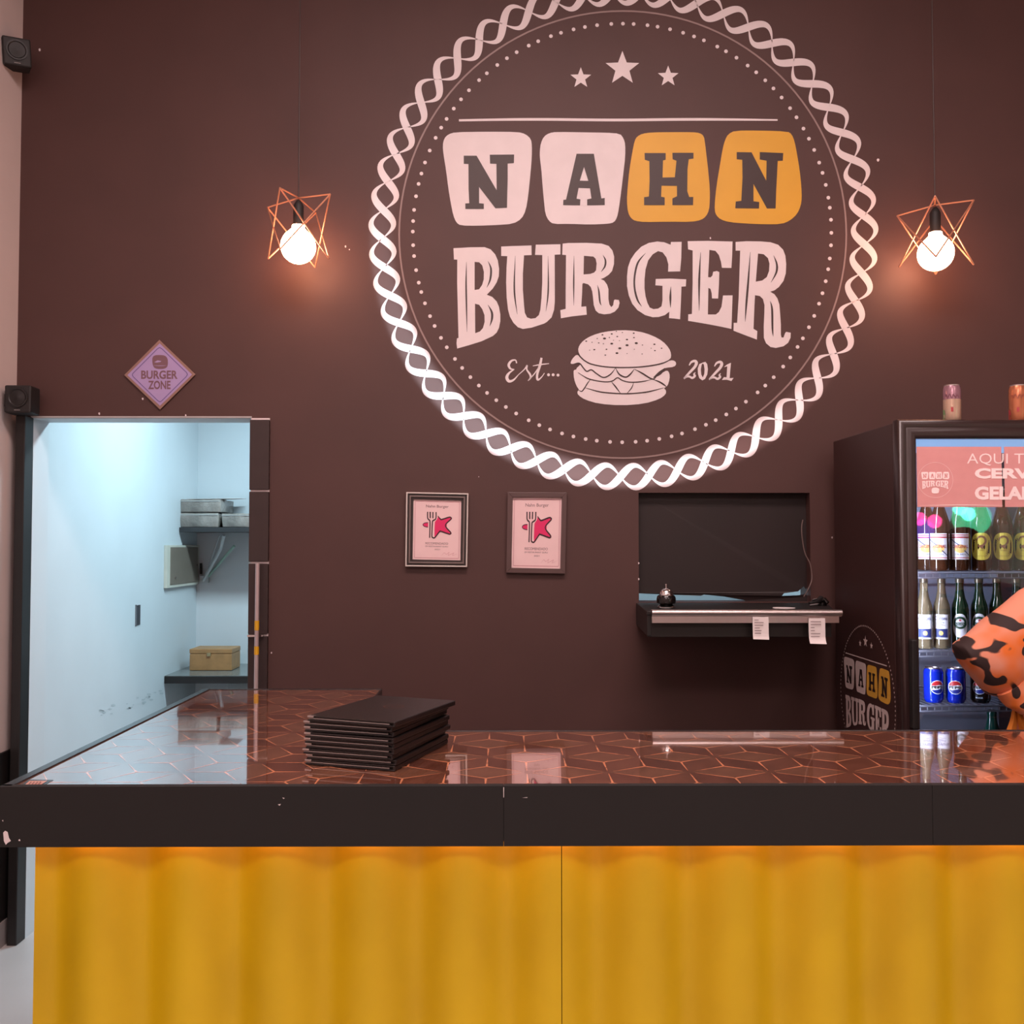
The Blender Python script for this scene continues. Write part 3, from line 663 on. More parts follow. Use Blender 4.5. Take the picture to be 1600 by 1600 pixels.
# ------------------------------------------------------------------ diamond sign
sg = thing('diamond_sign', 'mauve diamond-shaped burger sign mounted above the kitchen doorway', 'sign', PY(250, 640, WY))
def wl(y): return lambda u, v: PY(u, v, WY-y)
dm = [(249,531),(305.5,585),(250,640),(194,586)]
MB().prism(dm, lambda u, v, d: PY(u, v, WY-d), .001, .010).build('sign_plate', mat('wooden_sign_edge', (150, 116, 104), .5), sg, bevel=.001)
M_mv = mat('mauve_sign_print', (172, 150, 196), .5, var=.06)
MB().poly([[(249.5,536.5),(300,585.2),(250,634),(199,586)]], wl(.0112)).build('sign_face', M_mv, sg, fix=False)
mb = MB()
dd = [(249.5,543),(253,545),(291.5,582),(293,585),(291,588.5),(253,626),(250,628),(246.5,626),(208,588.5),(206.5,585.5),(208,583),(246,545)]
for i in range(12): stroke(mb, [dd[i], dd[(i+1) % 12]], 1.1, wl(.0118), ends=(1, 1))
mb.build('sign_border', mat('violet_line', (98, 80, 140), .5), sg, fix=False)
mb = MB(); f = wl(.0118)
put_text(mb, 'BURGER', 249, 585.5, 57, 13.5, f, 0, .03); put_text(mb, 'ZONE', 249, 601.5, 35, 13.5, f, 0, .03)
MB_b = chaikin([(238,558),(242,555),(250,554.5),(258,555.5),(262,560),(262.5,568),(261,574),(256,576.5),(245,576.5),(240,574),(238,567)])
mb.poly([MB_b], f, 0)
mb.poly([[(241,566),(246,563),(252,564),(251,565.5),(245,566.5)]], wl(.0124), 1); stroke(mb, [(240, 571), (250, 571.5), (260, 571)], .9, wl(.0124), 1)
mb.build('sign_lettering', [mat('brown_sign_print', (122, 88, 98), .5), M_mv], sg, fix=False)

# ------------------------------------------------------------------ wall speakers
def speaker():
    r = thing('wall_speaker', '-', 'speaker', (0, 0, 0), 'small black wall speakers')
    MB().box(-.052, .052, 0, .09, 0, .112).build('cabinet', M_blackm, r, bevel=.006)
    mb = MB(); mb.lathe([(.040, 0), (.040, .004), (.034, .004), (.030, .001), (.012, .003), (.004, .005)], seg=28); mb.xform(Matrix.Translation((0, -.0005, .062)) @ Matrix.Rotation(PI/2, 4, 'X'))
    mb.build('driver', mat('speaker_cone', (20, 17, 17), .5), r, smooth=True)
    mb = MB()
    for i in range(6): mb.box(-.012+i*.004, -.0095+i*.004, -.0012, .0002, .010, .0125)
    mb.build('badge', mat('grey_badge', (170, 160, 158), .5), r)
    MB().box(-.065, -.045, .03, .07, .03, .08).build('bracket', M_black, r)
    return r
sp = speaker(); p = PY(27, 645, 3.86)
sp.location = (p.x, 3.86, p.z); sp.rotation_euler = (0, 0, .06); sp['label'] = 'small black wall speaker above the top left corner of the kitchen doorway'
s2 = copy_tree(sp); p = PY(24, 99, 3.84)
s2.location = (p.x, 3.86, p.z); s2.rotation_euler = (.12, -.08, .55); s2['label'] = 'small black wall speaker high up in the left wall corner'

# ------------------------------------------------------------------ metal rod leaning by the doorway
rb = PY(400, 1078, 3.92); rt = PY(402.5, 880, 3.95)
dvec = (rt-rb)/(rt.z-rb.z); foot = rb - dvec*rb.z
rod = thing('metal_rod', 'thin pale metal rod with yellow tape standing against the doorway casing', 'rod', tuple(foot))
MB().tube([foot, rt], .0085, 10).build('rod_tube', mat('dull_pink_metal', (190, 172, 172), .35, .4), rod, smooth=True)
for y0, y1 in ((970, 985), (1010, 1023)):
    a = PY(402, y0, 3.93).z; b = PY(402, y1, 3.93).z
    MB().tube([foot+dvec*b, foot+dvec*a], .0095, 10).build('tape_band', mat('yellow_tape', (214, 160, 20), .5), rod, smooth=True)

# ------------------------------------------------------------------ kitchen fittings
M_shelf = mat('dark_shelf_board', (52, 52, 54), .4, var=.1)
def kx(px, d): return PY(px, 850, d).x
uz = PY(330, 824, 5.95).z
us = thing('wall_shelf', 'dark upper wall shelf on a white bracket in the kitchen', 'shelf', (-1.3, KY, uz-.03))
MB().box(KX+.002, -.55, 5.95, KY-.001, uz-.03, uz).build('shelf_board', M_shelf, us, bevel=.002)
M_brk = mat('white_bracket_metal', (196, 200, 202), .4, .2)
mb = MB(); mb.tube([PY(350, 836, 6.0), PY(345, 858, 6.08), PY(318, 907, 6.27)], .011, 8); mb.tube([PY(343, 836, 6.2), PY(318, 907, 6.28)], .006, 6); mb.build('bracket_arm', M_brk, us, smooth=True)
MB().tube([PY(366, 853, 6.1), PY(326, 900, 6.27)], .009, 8).build('bracket_strut', mat('pale_green_strut', (160, 190, 176), .4), us, smooth=True)
a = PY(313, 902, 6.28); MB().box(a.x, a.x+.055, 6.265, 6.299, a.z-.035, a.z+.01).build('bracket_foot', M_brk, us, bevel=.002)
mb = MB(); mb.tube([PY(314, 880, 6.27), PY(314, 897, 6.27)], .008, 8); mb.build('bracket_pin', M_blackm, us, smooth=True)
lz = .815 + .0
lz = PY(320, 1056, 5.72).z
ls = thing('kitchen_worktop', 'low dark kitchen worktop with grey top along the end wall', 'worktop', (-1.2, 6.0, 0))
MB().box(KX+.002, -.4, 5.72, KY-.001, lz-.045, lz-.004).build('worktop_edge', M_black, ls, bevel=.002)
MB().box(KX+.002, -.4, 5.725, KY-.001, lz-.004, lz).build('worktop_surface', mat('grey_granite', (120, 124, 122), .2, var=.3, scale=30), ls)
MB().box(KX+.30, -.4, 6.0, KY-.001, 0, lz-.045).build('worktop_base', mat('grey_cabinet', (150, 152, 152), .5), ls)
bp = PY(296, 1040, 5.95); bq = PY(362, 1040, 5.95)
wb = thing('wooden_box', 'small tan wooden box with a clasp on the kitchen worktop', 'box', ((bp.x+bq.x)/2, 6.03, lz))
M_wood = mat('tan_wood', (178, 132, 84), .5, var=.2, scale=18)
hz = PY(330, 1014, 5.95).z
MB().box(bp.x, bq.x, 5.95, 6.14, lz+.0006, hz-.03).build('box_body', M_wood, wb, bevel=.004)
MB().box(bp.x-.001, bq.x+.001, 5.949, 6.141, hz-.029, hz).build('lid', M_wood, wb, bevel=.004)
cxm = (bp.x+bq.x)/2-.01
MB().box(cxm-.012, cxm+.012, 5.942, 5.95, hz-.045, hz-.022).build('clasp', mat('brass', (190, 170, 130), .35, .8), wb, bevel=.001)
# wrapped packs on the shelf
M_pack = mat('grey_wrapped_pack', (160, 150, 142), .25, var=.5, scale=9, bump=.6, coat=.4)
def pack(p0, p1, z0, z1, d0, d1, label, seed):
    random.seed(seed)
    x0 = kx(p0, d0); x1 = kx(p1, d0)
    r = thing('wrapped_pack', label, 'pack', ((x0+x1)/2, (d0+d1)/2, z0), 'plastic wrapped packs on the kitchen shelf')
    n = 7; v = []; mb = MB()
    for zi in range(3):
        zz_ = z0+(z1-z0)*zi/2; b = (.006 if zi == 1 else 0)
        for (sx, sy, ex, ey) in ((x0, d0, x1, d0), (x1, d0, x1, d1), (x1, d1, x0, d1), (x0, d1, x0, d0)):
            for k in range(n):
                t = k/n; jx, jy = random.uniform(-.005, .005), random.uniform(-.005, .003)
                v.append((sx+(ex-sx)*t+jx+(b if sx == x1 and ex == x1 else -b if sx == x0 and ex == x0 else 0), sy+(ey-sy)*t+jy-(b if sy == d0 and ey == d0 else 0), zz_ if zi == 0 else zz_+random.uniform(-.002, .0005)))
    m = 4*n; f = []
    for zi in range(2):
        for k in range(m): f.append((zi*m+k, zi*m+(k+1) % m, (zi+1)*m+(k+1) % m, (zi+1)*m+k))
    f += [tuple(reversed(range(m))), tuple(2*m+k for k in range(m))]
    mb.add(v, f); mb.build('pack_body', M_pack, r, bevel=.004, smooth=True, ang=40)
    mb = MB(); mb.box(x0+.002, x1-.002, d0-.0075, d0-.005, z1-.014, z1-.010); mb.build('wrap_seam', mat('wrap_seam_plastic', (190, 188, 186), .2), r)
    return r
pz = lambda y: PY(320, y, 5.98).z
pack(281, 340.5, uz+.0006, pz(801.5), 5.98, 6.26, 'lower left grey wrapped pack on the dark kitchen shelf', 1)
pack(346, 392, uz+.0006, pz(802), 5.98, 6.26, 'lower right grey wrapped pack on the dark kitchen shelf', 2)
pack(281, 344, pz(801)+.003, pz(780), 5.98, 6.26, 'upper grey wrapped pack stacked on top of another pack', 3)
zt = pz(780)+.003
sh = MB(); sh.add([(kx(291, 6.0), 5.99, zt), (kx(373, 6.0), 6.0, zt+.004), (kx(368, 6.0), 6.24, zt+.012), (kx(292, 6.0), 6.24, zt+.003)], [(0, 1, 2, 3)])
o = sh.build('paper_sheet', M_paper, None, loc=(kx(330, 6.0), 6.1, zt)); o.modifiers.new('thick', 'SOLIDIFY').thickness = .002
tag(o, 'loose white sheet lying on top of the upper wrapped pack', 'paper')
# meter box on the kitchen's left wall
def KW(px, py, off=0): return PX(px, py, KX+off)
fb = thing('meter_box', 'shallow grey-brown meter cupboard with pale frame on the kitchen left wall', 'cupboard', KW(285, 915))
c4 = [(255.5,852),(308.5,852),(308.5,913),(255.5,919.5)]
y0 = KW(256, 880).y; y1 = min(KW(308, 880).y, KY-.02); z0 = KW(256, 919).z; z1 = KW(256, 852).z
mb = MB(); w = .05
for (a, b, c, d) in ((y0, y1, z1-.012, z1), (y0, y1, z0, z0+.016), (y0, y0+w, z0+.016, z1-.012), (y1-.03, y1, z0+.016, z1-.012)): mb.box(KX+.001, KX+.02, a, b, c, d)
mb.build('box_frame', mat('cream_frame', (214, 210, 196), .5), fb)
fd = MB().box(KX+.001, KX+.024, y0+w, y1-.03, z0+.017, z1-.013).build('box_door', mat('taupe_door', (128, 116, 104), .45), fb, bevel=.002)
MB().box(KX+.024, KX+.029, y0+w+.07, y0+w+.085, z0+.05, z0+.062).build('latch', M_chrome, fd); MB().box(KX+.024, KX+.029, y1-.06, y1-.05, z0+.12, z0+.132).build('latch', M_chrome, fd)
a = KW(212, 946); b = KW(218, 976)
ob = thing('outlet_box', 'open dark outlet slot in the white kitchen wall', 'outlet', (KX, (a.y+b.y)/2, b.z))
MB().box(KX+.001, KX+.004, a.y, b.y, b.z, a.z).build('slot', mat('dark_hole', (60, 58, 64), .7), ob)
MB().box(KX+.001, KX+.006, a.y-.006, a.y, b.z-.004, a.z+.004).build('slot_rim', mat('grey_plastic', (120, 120, 126), .5), ob)
mb = MB(); random.seed(9)
for k in range(26):
    px = random.uniform(150, 255); py = 1118 - (px-150)*.30 + random.uniform(-9, 5)
    s_ = random.uniform(1, 3.2); mb.poly([[(px+s_*1.6*math.cos(q*PI/3)*random.uniform(.6, 1), py+s_*.6*math.sin(q*PI/3)) for q in range(6)]], lambda u, v: KW(u, v, .001))
o = mb.build('scuff_marks', mat('wall_scuff', (196, 206, 210), .7), bpy.data.objects['wall_kitchen_left'], fix=False)

# ------------------------------------------------------------------ serving hatch: black sheet, shelf and what lies there
hs = [(996,768),(1267,768),(1267,918),(1258,920),(1256,916),(1247,924),(1225,927),(1222,931),(1248,930),(1258,928),(1262,932),(1262,944),(1166,944),(1164,938),(1130,932),(1100,929),(1095,931),(1040,929),(996,927)]
o = MB().prism(hs, lambda u, v, d: PY(u, v, WY+.05+d+.006*math.sin(u*.05)), 0, .003).build('hatch_sheet', mat('black_plastic_sheet', (36, 23, 22), .6, var=.2, scale=4, bump=.06), None, loc=PY(1130, 945, WY+.05))
tag(o, 'black plastic sheet closing the serving hatch with a blue gap below', 'sheet')
SZ = PY(1150, 955, 3.50).z
sv = thing('serving_shelf', 'black serving shelf with aluminium ticket rail under the wall hatch', 'shelf', (.9, WY, SZ-.11))
sx0 = PY(1013, 955, 3.50).x; sx1 = PX(1400, 950, 1.3).x
MB().prism([(hl-.012, WY-.001), (sx0-.006, 3.50), (1.20, 3.50), (1.315, 3.92), (1.315, WY-.001)], lambda u, v, d: Vector((u, v, SZ+d)), -.014, 0).build('shelf_board', M_black, sv, bevel=.002)
az = PY(1150, 995, 3.52).z
MB().box(sx0, PY(1298, 980, 3.52).x, 3.512, 3.53, az, SZ-.014).build('apron', mat('black_apron', (30, 24, 22), .45), sv, bevel=.0015)
MB().prism([(sx0-.004, 3.505), (sx0+.012, 3.505), (hl+.006, WY-.001), (hl-.012, WY-.001)], lambda u, v, d: Vector((u, v, SZ+d)), -.09, -.014).build('end_board', M_black, sv, bevel=.001)
rx0 = PY(1019, 960, 3.475).x; rx1 = PY(1316, 960, 3.475).x
rzt = PY(1150, 952.5, 3.475).z; rzm = PY(1150, 963, 3.475).z; rzb = PY(1150, 973.5, 3.475).z
mb = MB(); mb.tube([(rx0, 3.482, (rzt+rzm)/2), (rx1, 3.482, (rzt+rzm)/2)], (rzt-rzm)/2, 14); mb.box(rx0, rx1-.01, 3.480, 3.50, rzb, rzm+.002); mb.box(rx0, rx1, 3.485, 3.512, rzm-.002, rzt-.002)
mb.build('ticket_rail', M_alu, sv, smooth=True)
def ticket(x0, x1, y0, y1, curl, label, seed):
    a = PY(x0, y0, 3.474); b = PY(x1, y0, 3.474); zb = PY(x0, y1, 3.474).z; random.seed(seed)
    r = thing('order_ticket', label, 'paper slip', ((a.x+b.x)/2, 3.474, zb), 'order tickets on the rail')
    mb = MB(); v = []; n = 8
    for i in range(n+1):
        t = i/n; y = 3.476-.004*t-curl*max(0, t-.7)**2*2.5; z = a.z+(zb-a.z)*t
        v += [(a.x, y, z), (b.x, y+.002*t, z-.002*t)]
    mb.add(v, [(2*i, 2*i+1, 2*i+3, 2*i+2) for i in range(n)])
    o = mb.build('slip', M_paper, r); o.modifiers.new('thick', 'SOLIDIFY').thickness = .0006
    mb = MB(); w = b.x-a.x
    for k in range(6):
        t = .12+.12*k; z = a.z+(zb-a.z)*t; l = random.uniform(.25, .8)*w*.8
        mb.add([(a.x+.1*w, 3.4715-.004*t, z), (a.x+.1*w+l, 3.4715-.004*t, z), (a.x+.1*w+l, 3.4715-.004*t, z-.0022), (a.x+.1*w, 3.4715-.004*t, z-.0022)], [(0, 1, 2, 3)])
    mb.build('slip_print', M_txt, r, fix=False)
ticket(1176, 1201, 964, 998.5, .02, 'left paper order ticket hanging from the aluminium rail', 1)
ticket(1263.5, 1289.5, 966, 1005, .06, 'right longer curled order ticket hanging from the aluminium rail', 2)
bc = PY(1041, 947, 3.66); bx = bc.x
bl = thing('service_bell', 'small black and chrome service bell on the serving shelf', 'bell', (bx, 3.66, SZ))
MB().lathe([(.028, .0004), (.034, .002), (.034, .006), (.028, .012), (.024, .016)], (bx, 3.66, SZ), 24).build('chrome_base', M_chrome, bl, smooth=True)
MB().lathe([(.026, .016), (.036, .020), (.037, .034), (.035, .044), (.030, .05)], (bx, 3.66, SZ), 24).build('black_body', mat('gloss_black', (18, 15, 15), .15), bl, smooth=True)
MB().lathe([(.026, .05), (.025, .060), (.019, .070), (.010, .076), (.003, .077)], (bx, 3.66, SZ), 24).build('dome', M_chrome, bl, smooth=True)
MB().lathe([(.0022, .076), (.0022, .088), (.004, .089), (.004, .092), (.001, .093)], (bx, 3.66, SZ), 12).build('plunger', M_chrome, bl, smooth=True)
cpts = catmull([tuple(PY(u, v, d)) for u, v, d in ((1254.5,812,3.992),(1252.5,825,3.99),(1254,845,3.988),(1258,865,3.985),(1266,882,3.98),(1268.5,905,3.975),(1262,922,3.95),(1256,932,3.9))], 6)
o = MB().tube(cpts, .0022, 6).build('thin_cable', mat('grey_cable', (120, 100, 96), .4), None, loc=cpts[-1], smooth=True)
tag(o, 'thin grey cable hanging along the right edge of the serving hatch', 'cable')
g0 = PY(1262, 941, 3.78); g1 = PY(1290, 941, 3.78)
gd = thing('shelf_gadget', 'small dark gadget with silver glints at the right end of serving shelf', 'gadget', ((g0.x+g1.x)/2, 3.78, SZ))
mb = MB(); mb.tube([(g0.x, 3.76, SZ+.012), (g0.x+.03, 3.77, SZ+.017), (g1.x-.01, 3.80, SZ+.03)], [.006, .010, .011], 10); mb.build('gadget_body', M_blackm, gd, smooth=True)
mb = MB(); mb.tube([(g1.x-.02, 3.80, SZ+.022), (g1.x, 3.79, SZ+.026), (g1.x+.008, 3.78, SZ+.012)], .008, 10); mb.lathe([(.018, .0004), (.018, .012), (.008, .018)], (g1.x-.004, 3.81, SZ), 16); mb.build('gadget_head', mat('gloss_black', (18, 15, 15), .15), gd, smooth=True)
mb = MB(); mb.tube([(g0.x-.005, 3.74, SZ+.006), (g0.x+.028, 3.745, SZ+.010)], .0042, 8); mb.tube([(g0.x+.012, 3.76, SZ+.026), (g0.x+.03, 3.765, SZ+.030)], .003, 8); mb.build('silver_clip', M_chrome, gd, smooth=True)
a = PY(1222, 948.5, 3.66)
mb = MB(); mb.prism(chaikin([(a.x-.045, 3.64), (a.x-.01, 3.615), (a.x+.05, 3.63), (a.x+.03, 3.675), (a.x-.02, 3.685)]), lambda u, v, d: Vector((u, v, SZ+d)), .0006, .003)
o = mb.build('paper_scrap', M_paper, None, loc=(a.x, 3.65, SZ)); tag(o, 'flat pale paper scrap lying on the serving shelf', 'paper')

# ------------------------------------------------------------------ drinks cooler
FX = PY(1404.5, 700, 3.25).x; FTOP = PY(1450, 655, 3.25).z; FD = 3.25; FB = PX(1303, 800, FX).y; FW = .68
fr = thing('drinks_cooler', 'tall dark glass-door drinks cooler standing right of the serving shelf', 'refrigerator', (FX+FW/2, FB-.3, 0))
M_fr = mat('dark_cooler_paint', (58, 34, 32), .5, var=.08, scale=3)
M_fi = mat('cooler_liner', (120, 120, 136), .45, var=.08)
x0, x1 = FX, FX+FW; yb = FB; yf = FD+.0505; t = .04
MB().box(x0, x0+t, yf, yb, .02, FTOP-.006).build('side_panel', M_fr, fr, bevel=.004)
MB().box(x1-t, x1, yf, yb, .02, FTOP-.006).build('side_panel', M_fr, fr, bevel=.004)
MB().box(x0+t, x1-t, yb-.04, yb, .02, FTOP-.006).build('back_panel', M_fi, fr)
MB().box(x0+t, x1-t, yf, yb-.04, FTOP-.046, FTOP-.006).build('top_panel', M_fr, fr)
MB().box(x0+t, x1-t, yf, yb-.04, .02, .45).build('machine_base', M_fr, fr)
# door: bevelled frame and pane
gx0 = PY(1435, 800, FD).x; gzt = PY(1450, 683, FD).z; gx1 = x1-(gx0-x0); gzb = .52
dr_ = thing('cooler_door', None, None, (0, 0, 0))
del_ = dr_; bpy.data.objects.remove(dr_)
mb = MB()
def frame_rail(prof, cx0, cx1, cz0, cz1, mb):
    """prof: (inset, y) cross-section swept round a rectangle"""
    v = []; f = []; n = len(prof)
    for ins, y in prof:
        v += [(cx0+ins, y, cz0+ins), (cx1-ins, y, cz0+ins), (cx1-ins, y, cz1-ins), (cx0+ins, y, cz1-ins)]
    for i in range(n-1):
        for k in range(4): f.append((4*i+k, 4*i+(k+1) % 4, 4*(i+1)+(k+1) % 4, 4*(i+1)+k))
    mb.add(v, f)
wf = gx0-x0
frame_rail([(0, FD+.05), (0, FD+.012), (.005, FD+.004), (.016, FD), (.028, FD+.006), (.034, FD+.002), (wf-.012, FD), (wf-.006, FD+.004), (wf, FD+.012), (wf, FD+.05), (0, FD+.05)], x0, x1, .47, FTOP, mb)
door_ = mb.build('door_frame', mat('cooler_door_frame', (50, 34, 33), .3, var=.08), fr, smooth=True, ang=50)
MB().box(gx0, gx1, FD+.012, FD+.018, gzb-.02, gzt).build('door_glass', pane_mat('cooler_glass', (.96, .98, 1, 1)), door_)
h0 = PY(1423, 1010, FD).x
MB().box(h0-.008, h0+.012, FD-.03, FD+.002, 1.0, 1.30).build('door_handle', M_blackm, door_, bevel=.005)
# lit header behind the glass
MB().box(gx0-.004, gx1+.004, FD+.075, FD+.095, gzt-.045, gzt+.012).build('lit_header', mat('header_light', (190, 220, 255), .4, emit=.75, emit_col=(150, 195, 250)), fr)
area('cooler_inner_light', ((gx0+gx1)/2, FD+.10, gzt-.01), (0.35, 0, 0), .5, .03, 9, (.72, .82, 1))
area('cooler_inner_light', (gx0-.008, FD+.062, 1.40), Vector((.8, .6, 0)).to_track_quat('-Z', 'Y').to_euler(), .012, .95, 4, (.75, .8, 1))
bz1 = PY(1500, 697.5, FD).z; bz0 = PY(1500, 792, FD).z
M_ban = bpy.data.materials.new('pink_banner_film'); M_ban.use_nodes = True
n_ = M_ban.node_tree.nodes; b_ = n_['Principled BSDF']; b_.inputs['Base Color'].default_value = lin((240, 140, 140)); b_.inputs['Roughness'].default_value = .35
tl = n_.new('ShaderNodeBsdfTranslucent'); tl.inputs[0].default_value = lin((112, 84, 86)); mx_ = n_.new('ShaderNodeAddShader')
nzz = n_.new('ShaderNodeTexNoise'); nzz.inputs['Scale'].default_value = 6; rpp = n_.new('ShaderNodeValToRGB'); rpp.color_ramp.elements[0].color = lin((214, 148, 148)); rpp.color_ramp.elements[1].color = lin((226, 162, 160))
M_ban.node_tree.links.new(nzz.outputs[0], rpp.inputs[0]); M_ban.node_tree.links.new(rpp.outputs[0], b_.inputs['Base Color'])
M_ban.node_tree.links.new(b_.outputs[0], mx_.inputs[0]); M_ban.node_tree.links.new(tl.outputs[0], mx_.inputs[1]); M_ban.node_tree.links.new(mx_.outputs[0], n_['Material Output'].inputs[0])
gxa = PY(1567.5, 740, FD).x; gxb = PY(1572, 740, FD).x
fb_ = lambda d: (lambda u, v: PY(u, v, FD+.0105-d))
ban = MB().box(gx0+.001, gxa, FD+.0095, FD+.0115, bz0, bz1).build('banner_film', M_ban, door_)
MB().box(gxb, gx1-.001, FD+.0095, FD+.0115, bz0, bz1).build('banner_film', M_ban, door_)
mb = MB(); f = fb_(.0022)
put_text(mb, 'AQUI TEM', 1572, 718, 122, 19, f, 0, -.004); put_text(mb, 'CERVEJA', 1592, 742, 138, 21, f, 0, .045); put_text(mb, 'GELADA', 1582, 770.5, 118, 21, f, 0, .045)
stroke(mb, [(1437, 790), (1500, 789), (1567, 790)], 1.2, f)
# tiny emblem on the banner
sm = lambda u, v: PY(1461.5+(u-973)*.0785, 750+(v-366)*.0785, FD+.0083)
for ch, tile, let, yk in TILES: mb.poly([tile, let[0]] if len(let) == 1 else [tile, let[0]], sm, 0)
for z, loops, sl in WORD: mb.poly([zz(z, l) for l in loops], sm, 0)
mb.poly([BUN], sm, 0); mb.poly([FILL], sm, 0); ring(mb, 973, 366, 348, 353, sm, 0, 40)
mb.build('banner_lettering', mat('pale_pink_glow_print', (252, 226, 224), .5, emit=.12), door_, fix=False)  # weak emission in the print stands in for light through the film
# shelves
shz = [PY(1500, 893, 3.36).z, PY(1500, 1015, 3.36).z, PY(1500, 1100, 3.36).z, .80]
M_wire = mat('shelf_wire', (150, 150, 162), .3, .7)
for z in shz:
    mb = MB(); mb.tube([(x0+t, 3.345, z-.004), (x1-t, 3.345, z-.004)], .004, 6); mb.tube([(x0+t, 3.345, z-.022), (x1-t, 3.345, z-.022)], .003, 6); mb.tube([(x0+t, 3.80, z-.004), (x1-t, 3.80, z-.004)], .004, 6)
    for i in range(24):
        xx = x0+t+.012+i*(x1-x0-2*t-.024)/23; mb.tube([(xx, 3.345, z-.022), (xx, 3.345, z-.002), (xx, 3.80, z-.002)], .0019, 5)
    mb.build('wire_shelf', M_wire, fr, smooth=True)
# side decal: the emblem again, without the ribbon
YD0 = PX(1321.6, 1020, FX).y; ZD0 = PX(1321.6, 1020, FX).z; ds = (YD0-PX(1386, 1038, FX).y)/498
def dec(off): return lambda u, v: Vector((FX-off, YD0-(u-717)*ds, ZD0-(v-187)*ds))
mb = MB(); g1_ = dec(.0008); g2_ = dec(.0014)
for k in range(108):
    a = 2*PI*k/108; disc(mb, 972+327*math.cos(a), 364+327*math.sin(a), 3.6, 4.4, g1_, 0, 8)
for (cx, cy, R) in ((907.5, 122, 17), (972.5, 107, 27.5), (1044, 119.5, 17)): mb.poly([star(cx, cy, R, R*.42)], g1_, 0)
stroke(mb, [(717, 187), (970, 187), (1215, 187)], 5, g1_, 0, ends=(1, 1))
for ch, tile, let, yk in TILES: mb.poly([chaikin(tile)], g1_, 1 if yk else 0); mb.poly(let, g2_, 2)
for z, loops, sl in WORD: mb.poly([zz(z, l) for l in loops], g1_, 0)
burger_art(mb, g1_, g2_, 0, 2, False)
mb.build('emblem_decal', [mat('decal_white', (206, 186, 182), .5), mat('decal_yellow', (214, 160, 60), .5), mat('decal_dark', (40, 26, 25), .5)], fr, fix=False)

# ---- bottles and cans
M_amber = mat('amber_glass', (58, 30, 14), .08, var=.2, scale=20, coat=.3)
M_clearb = mat('golden_beer_glass', (150, 134, 104), .06, var=.3, scale=14, trans=.6)
M_greenb = mat('green_glass', (22, 46, 28), .08, var=.2, coat=.3)
M_cap = mat('bottle_cap', (132, 122, 104), .3, .8)
M_lw = mat('white_label', (228, 226, 232), .5, var=.04); M_ly = mat('yellow_label', (206, 186, 70), .5, var=.08)
M_lred = mat('red_label_print', (178, 60, 66), .5); M_lblue = mat('blue_label_print', (40, 52, 104), .5); M_lbr = mat('brown_label_print', (122, 74, 44), .5); M_lgr = mat('green_label_print', (22, 60, 40), .5)
M_lor = mat('gold_label_print', (226, 192, 110), .5)
def wrap(r, z0):
    """2-D label space (mm around, mm up) wrapped on a cylinder facing -y"""
    return lambda d: (lambda u, v: Vector(((r+d)*math.sin(u*.001/r), -(r+d)*math.cos(u*.001/r), z0+v*.001)))
def rect_label(mb, w, h, fn, mi, n=10, cy=0):
    v = []
    for i in range(n+1):
        u = -w/2+w*i/n; v += [fn(u, cy-h/2), fn(u, cy+h/2)]
    mb.add(v, [(2*i, 2*i+2, 2*i+3, 2*i+1) for i in range(n)], mi)
def oval_label(mb, rx, ry, fn, mi, p=2.6, n=28, cy=0):
    v = [fn(0, cy)]
    for rr in (.5, 1):
        for k in range(n):
            a = 2*PI*k/n; c, s_ = math.cos(a), math.sin(a)
            v.append(fn(rr*rx*math.copysign(abs(c)**(2/p), c), cy+rr*ry*math.copysign(abs(s_)**(2/p), s_)))
    f = [(0, 1+k, 1+(k+1) % n) for k in range(n)]+[(1+k, 1+n+k, 1+n+(k+1) % n, 1+(k+1) % n) for k in range(n)]
    mb.add(v, f, mi)
def bottle(prof, glass, name, label, capm=M_cap):
    r = thing(name, label, 'bottle', (0, 0, 0))
    MB().lathe(prof, seg=24).build('glass_body', glass, r, smooth=True)
    zt = prof[-1][1]
    MB().lathe([(.0135, zt-.014), (.0145, zt-.012), (.0135, zt+.001), (.010, zt+.003)], seg=16).build('cap', capm, r, smooth=True)
    return r
PB600 = [(.030, .0004), (.0345, .003), (.0355, .010), (.0355, .155), (.033, .175), (.024, .205), (.016, .230), (.0135, .262), (.0145, .270), (.0135, .288)]
PB330 = [(.024, .0004), (.028, .003), (.029, .008), (.029, .135), (.027, .152), (.018, .178), (.0135, .205), (.0125, .228), (.0135, .234), (.0125, .245)]
# white-label bottle
bo = bottle(PB600, M_amber, 'beer_bottle', '-')
mb = MB(); wf_ = wrap(.0356, .087)
rect_label(mb, 60, 92, wf_(.0006), 0)
rect_label(mb, 60, 3, wf_(.0010), 1, cy=40); rect_label(mb, 60, 5, wf_(.0010), 1, cy=32); rect_label(mb, 60, 2.5, wf_(.0010), 1, cy=-40)
oval_label(mb, 20, 15, wf_(.0009), 3, cy=-8, p=2)
put_text(mb, 'ORIGINAL', 0, 0, 54, 12, wf_(.0013), 1, .02, up=1); put_text(mb, 'PILSEN', 0, -28, 34, 5, wf_(.0013), 2, up=1)
stroke(mb, [(-30, 26), (-18, 15), (-4, 5)], 3, wf_(.0014), 2, ends=(1, 1)); stroke(mb, [(12, -14), (22, -24), (30, -32)], 3, wf_(.0014), 2, ends=(1, 1))
mb.build('front_label', [M_lw, M_lred, M_lblue, M_lor], bo, fix=False)
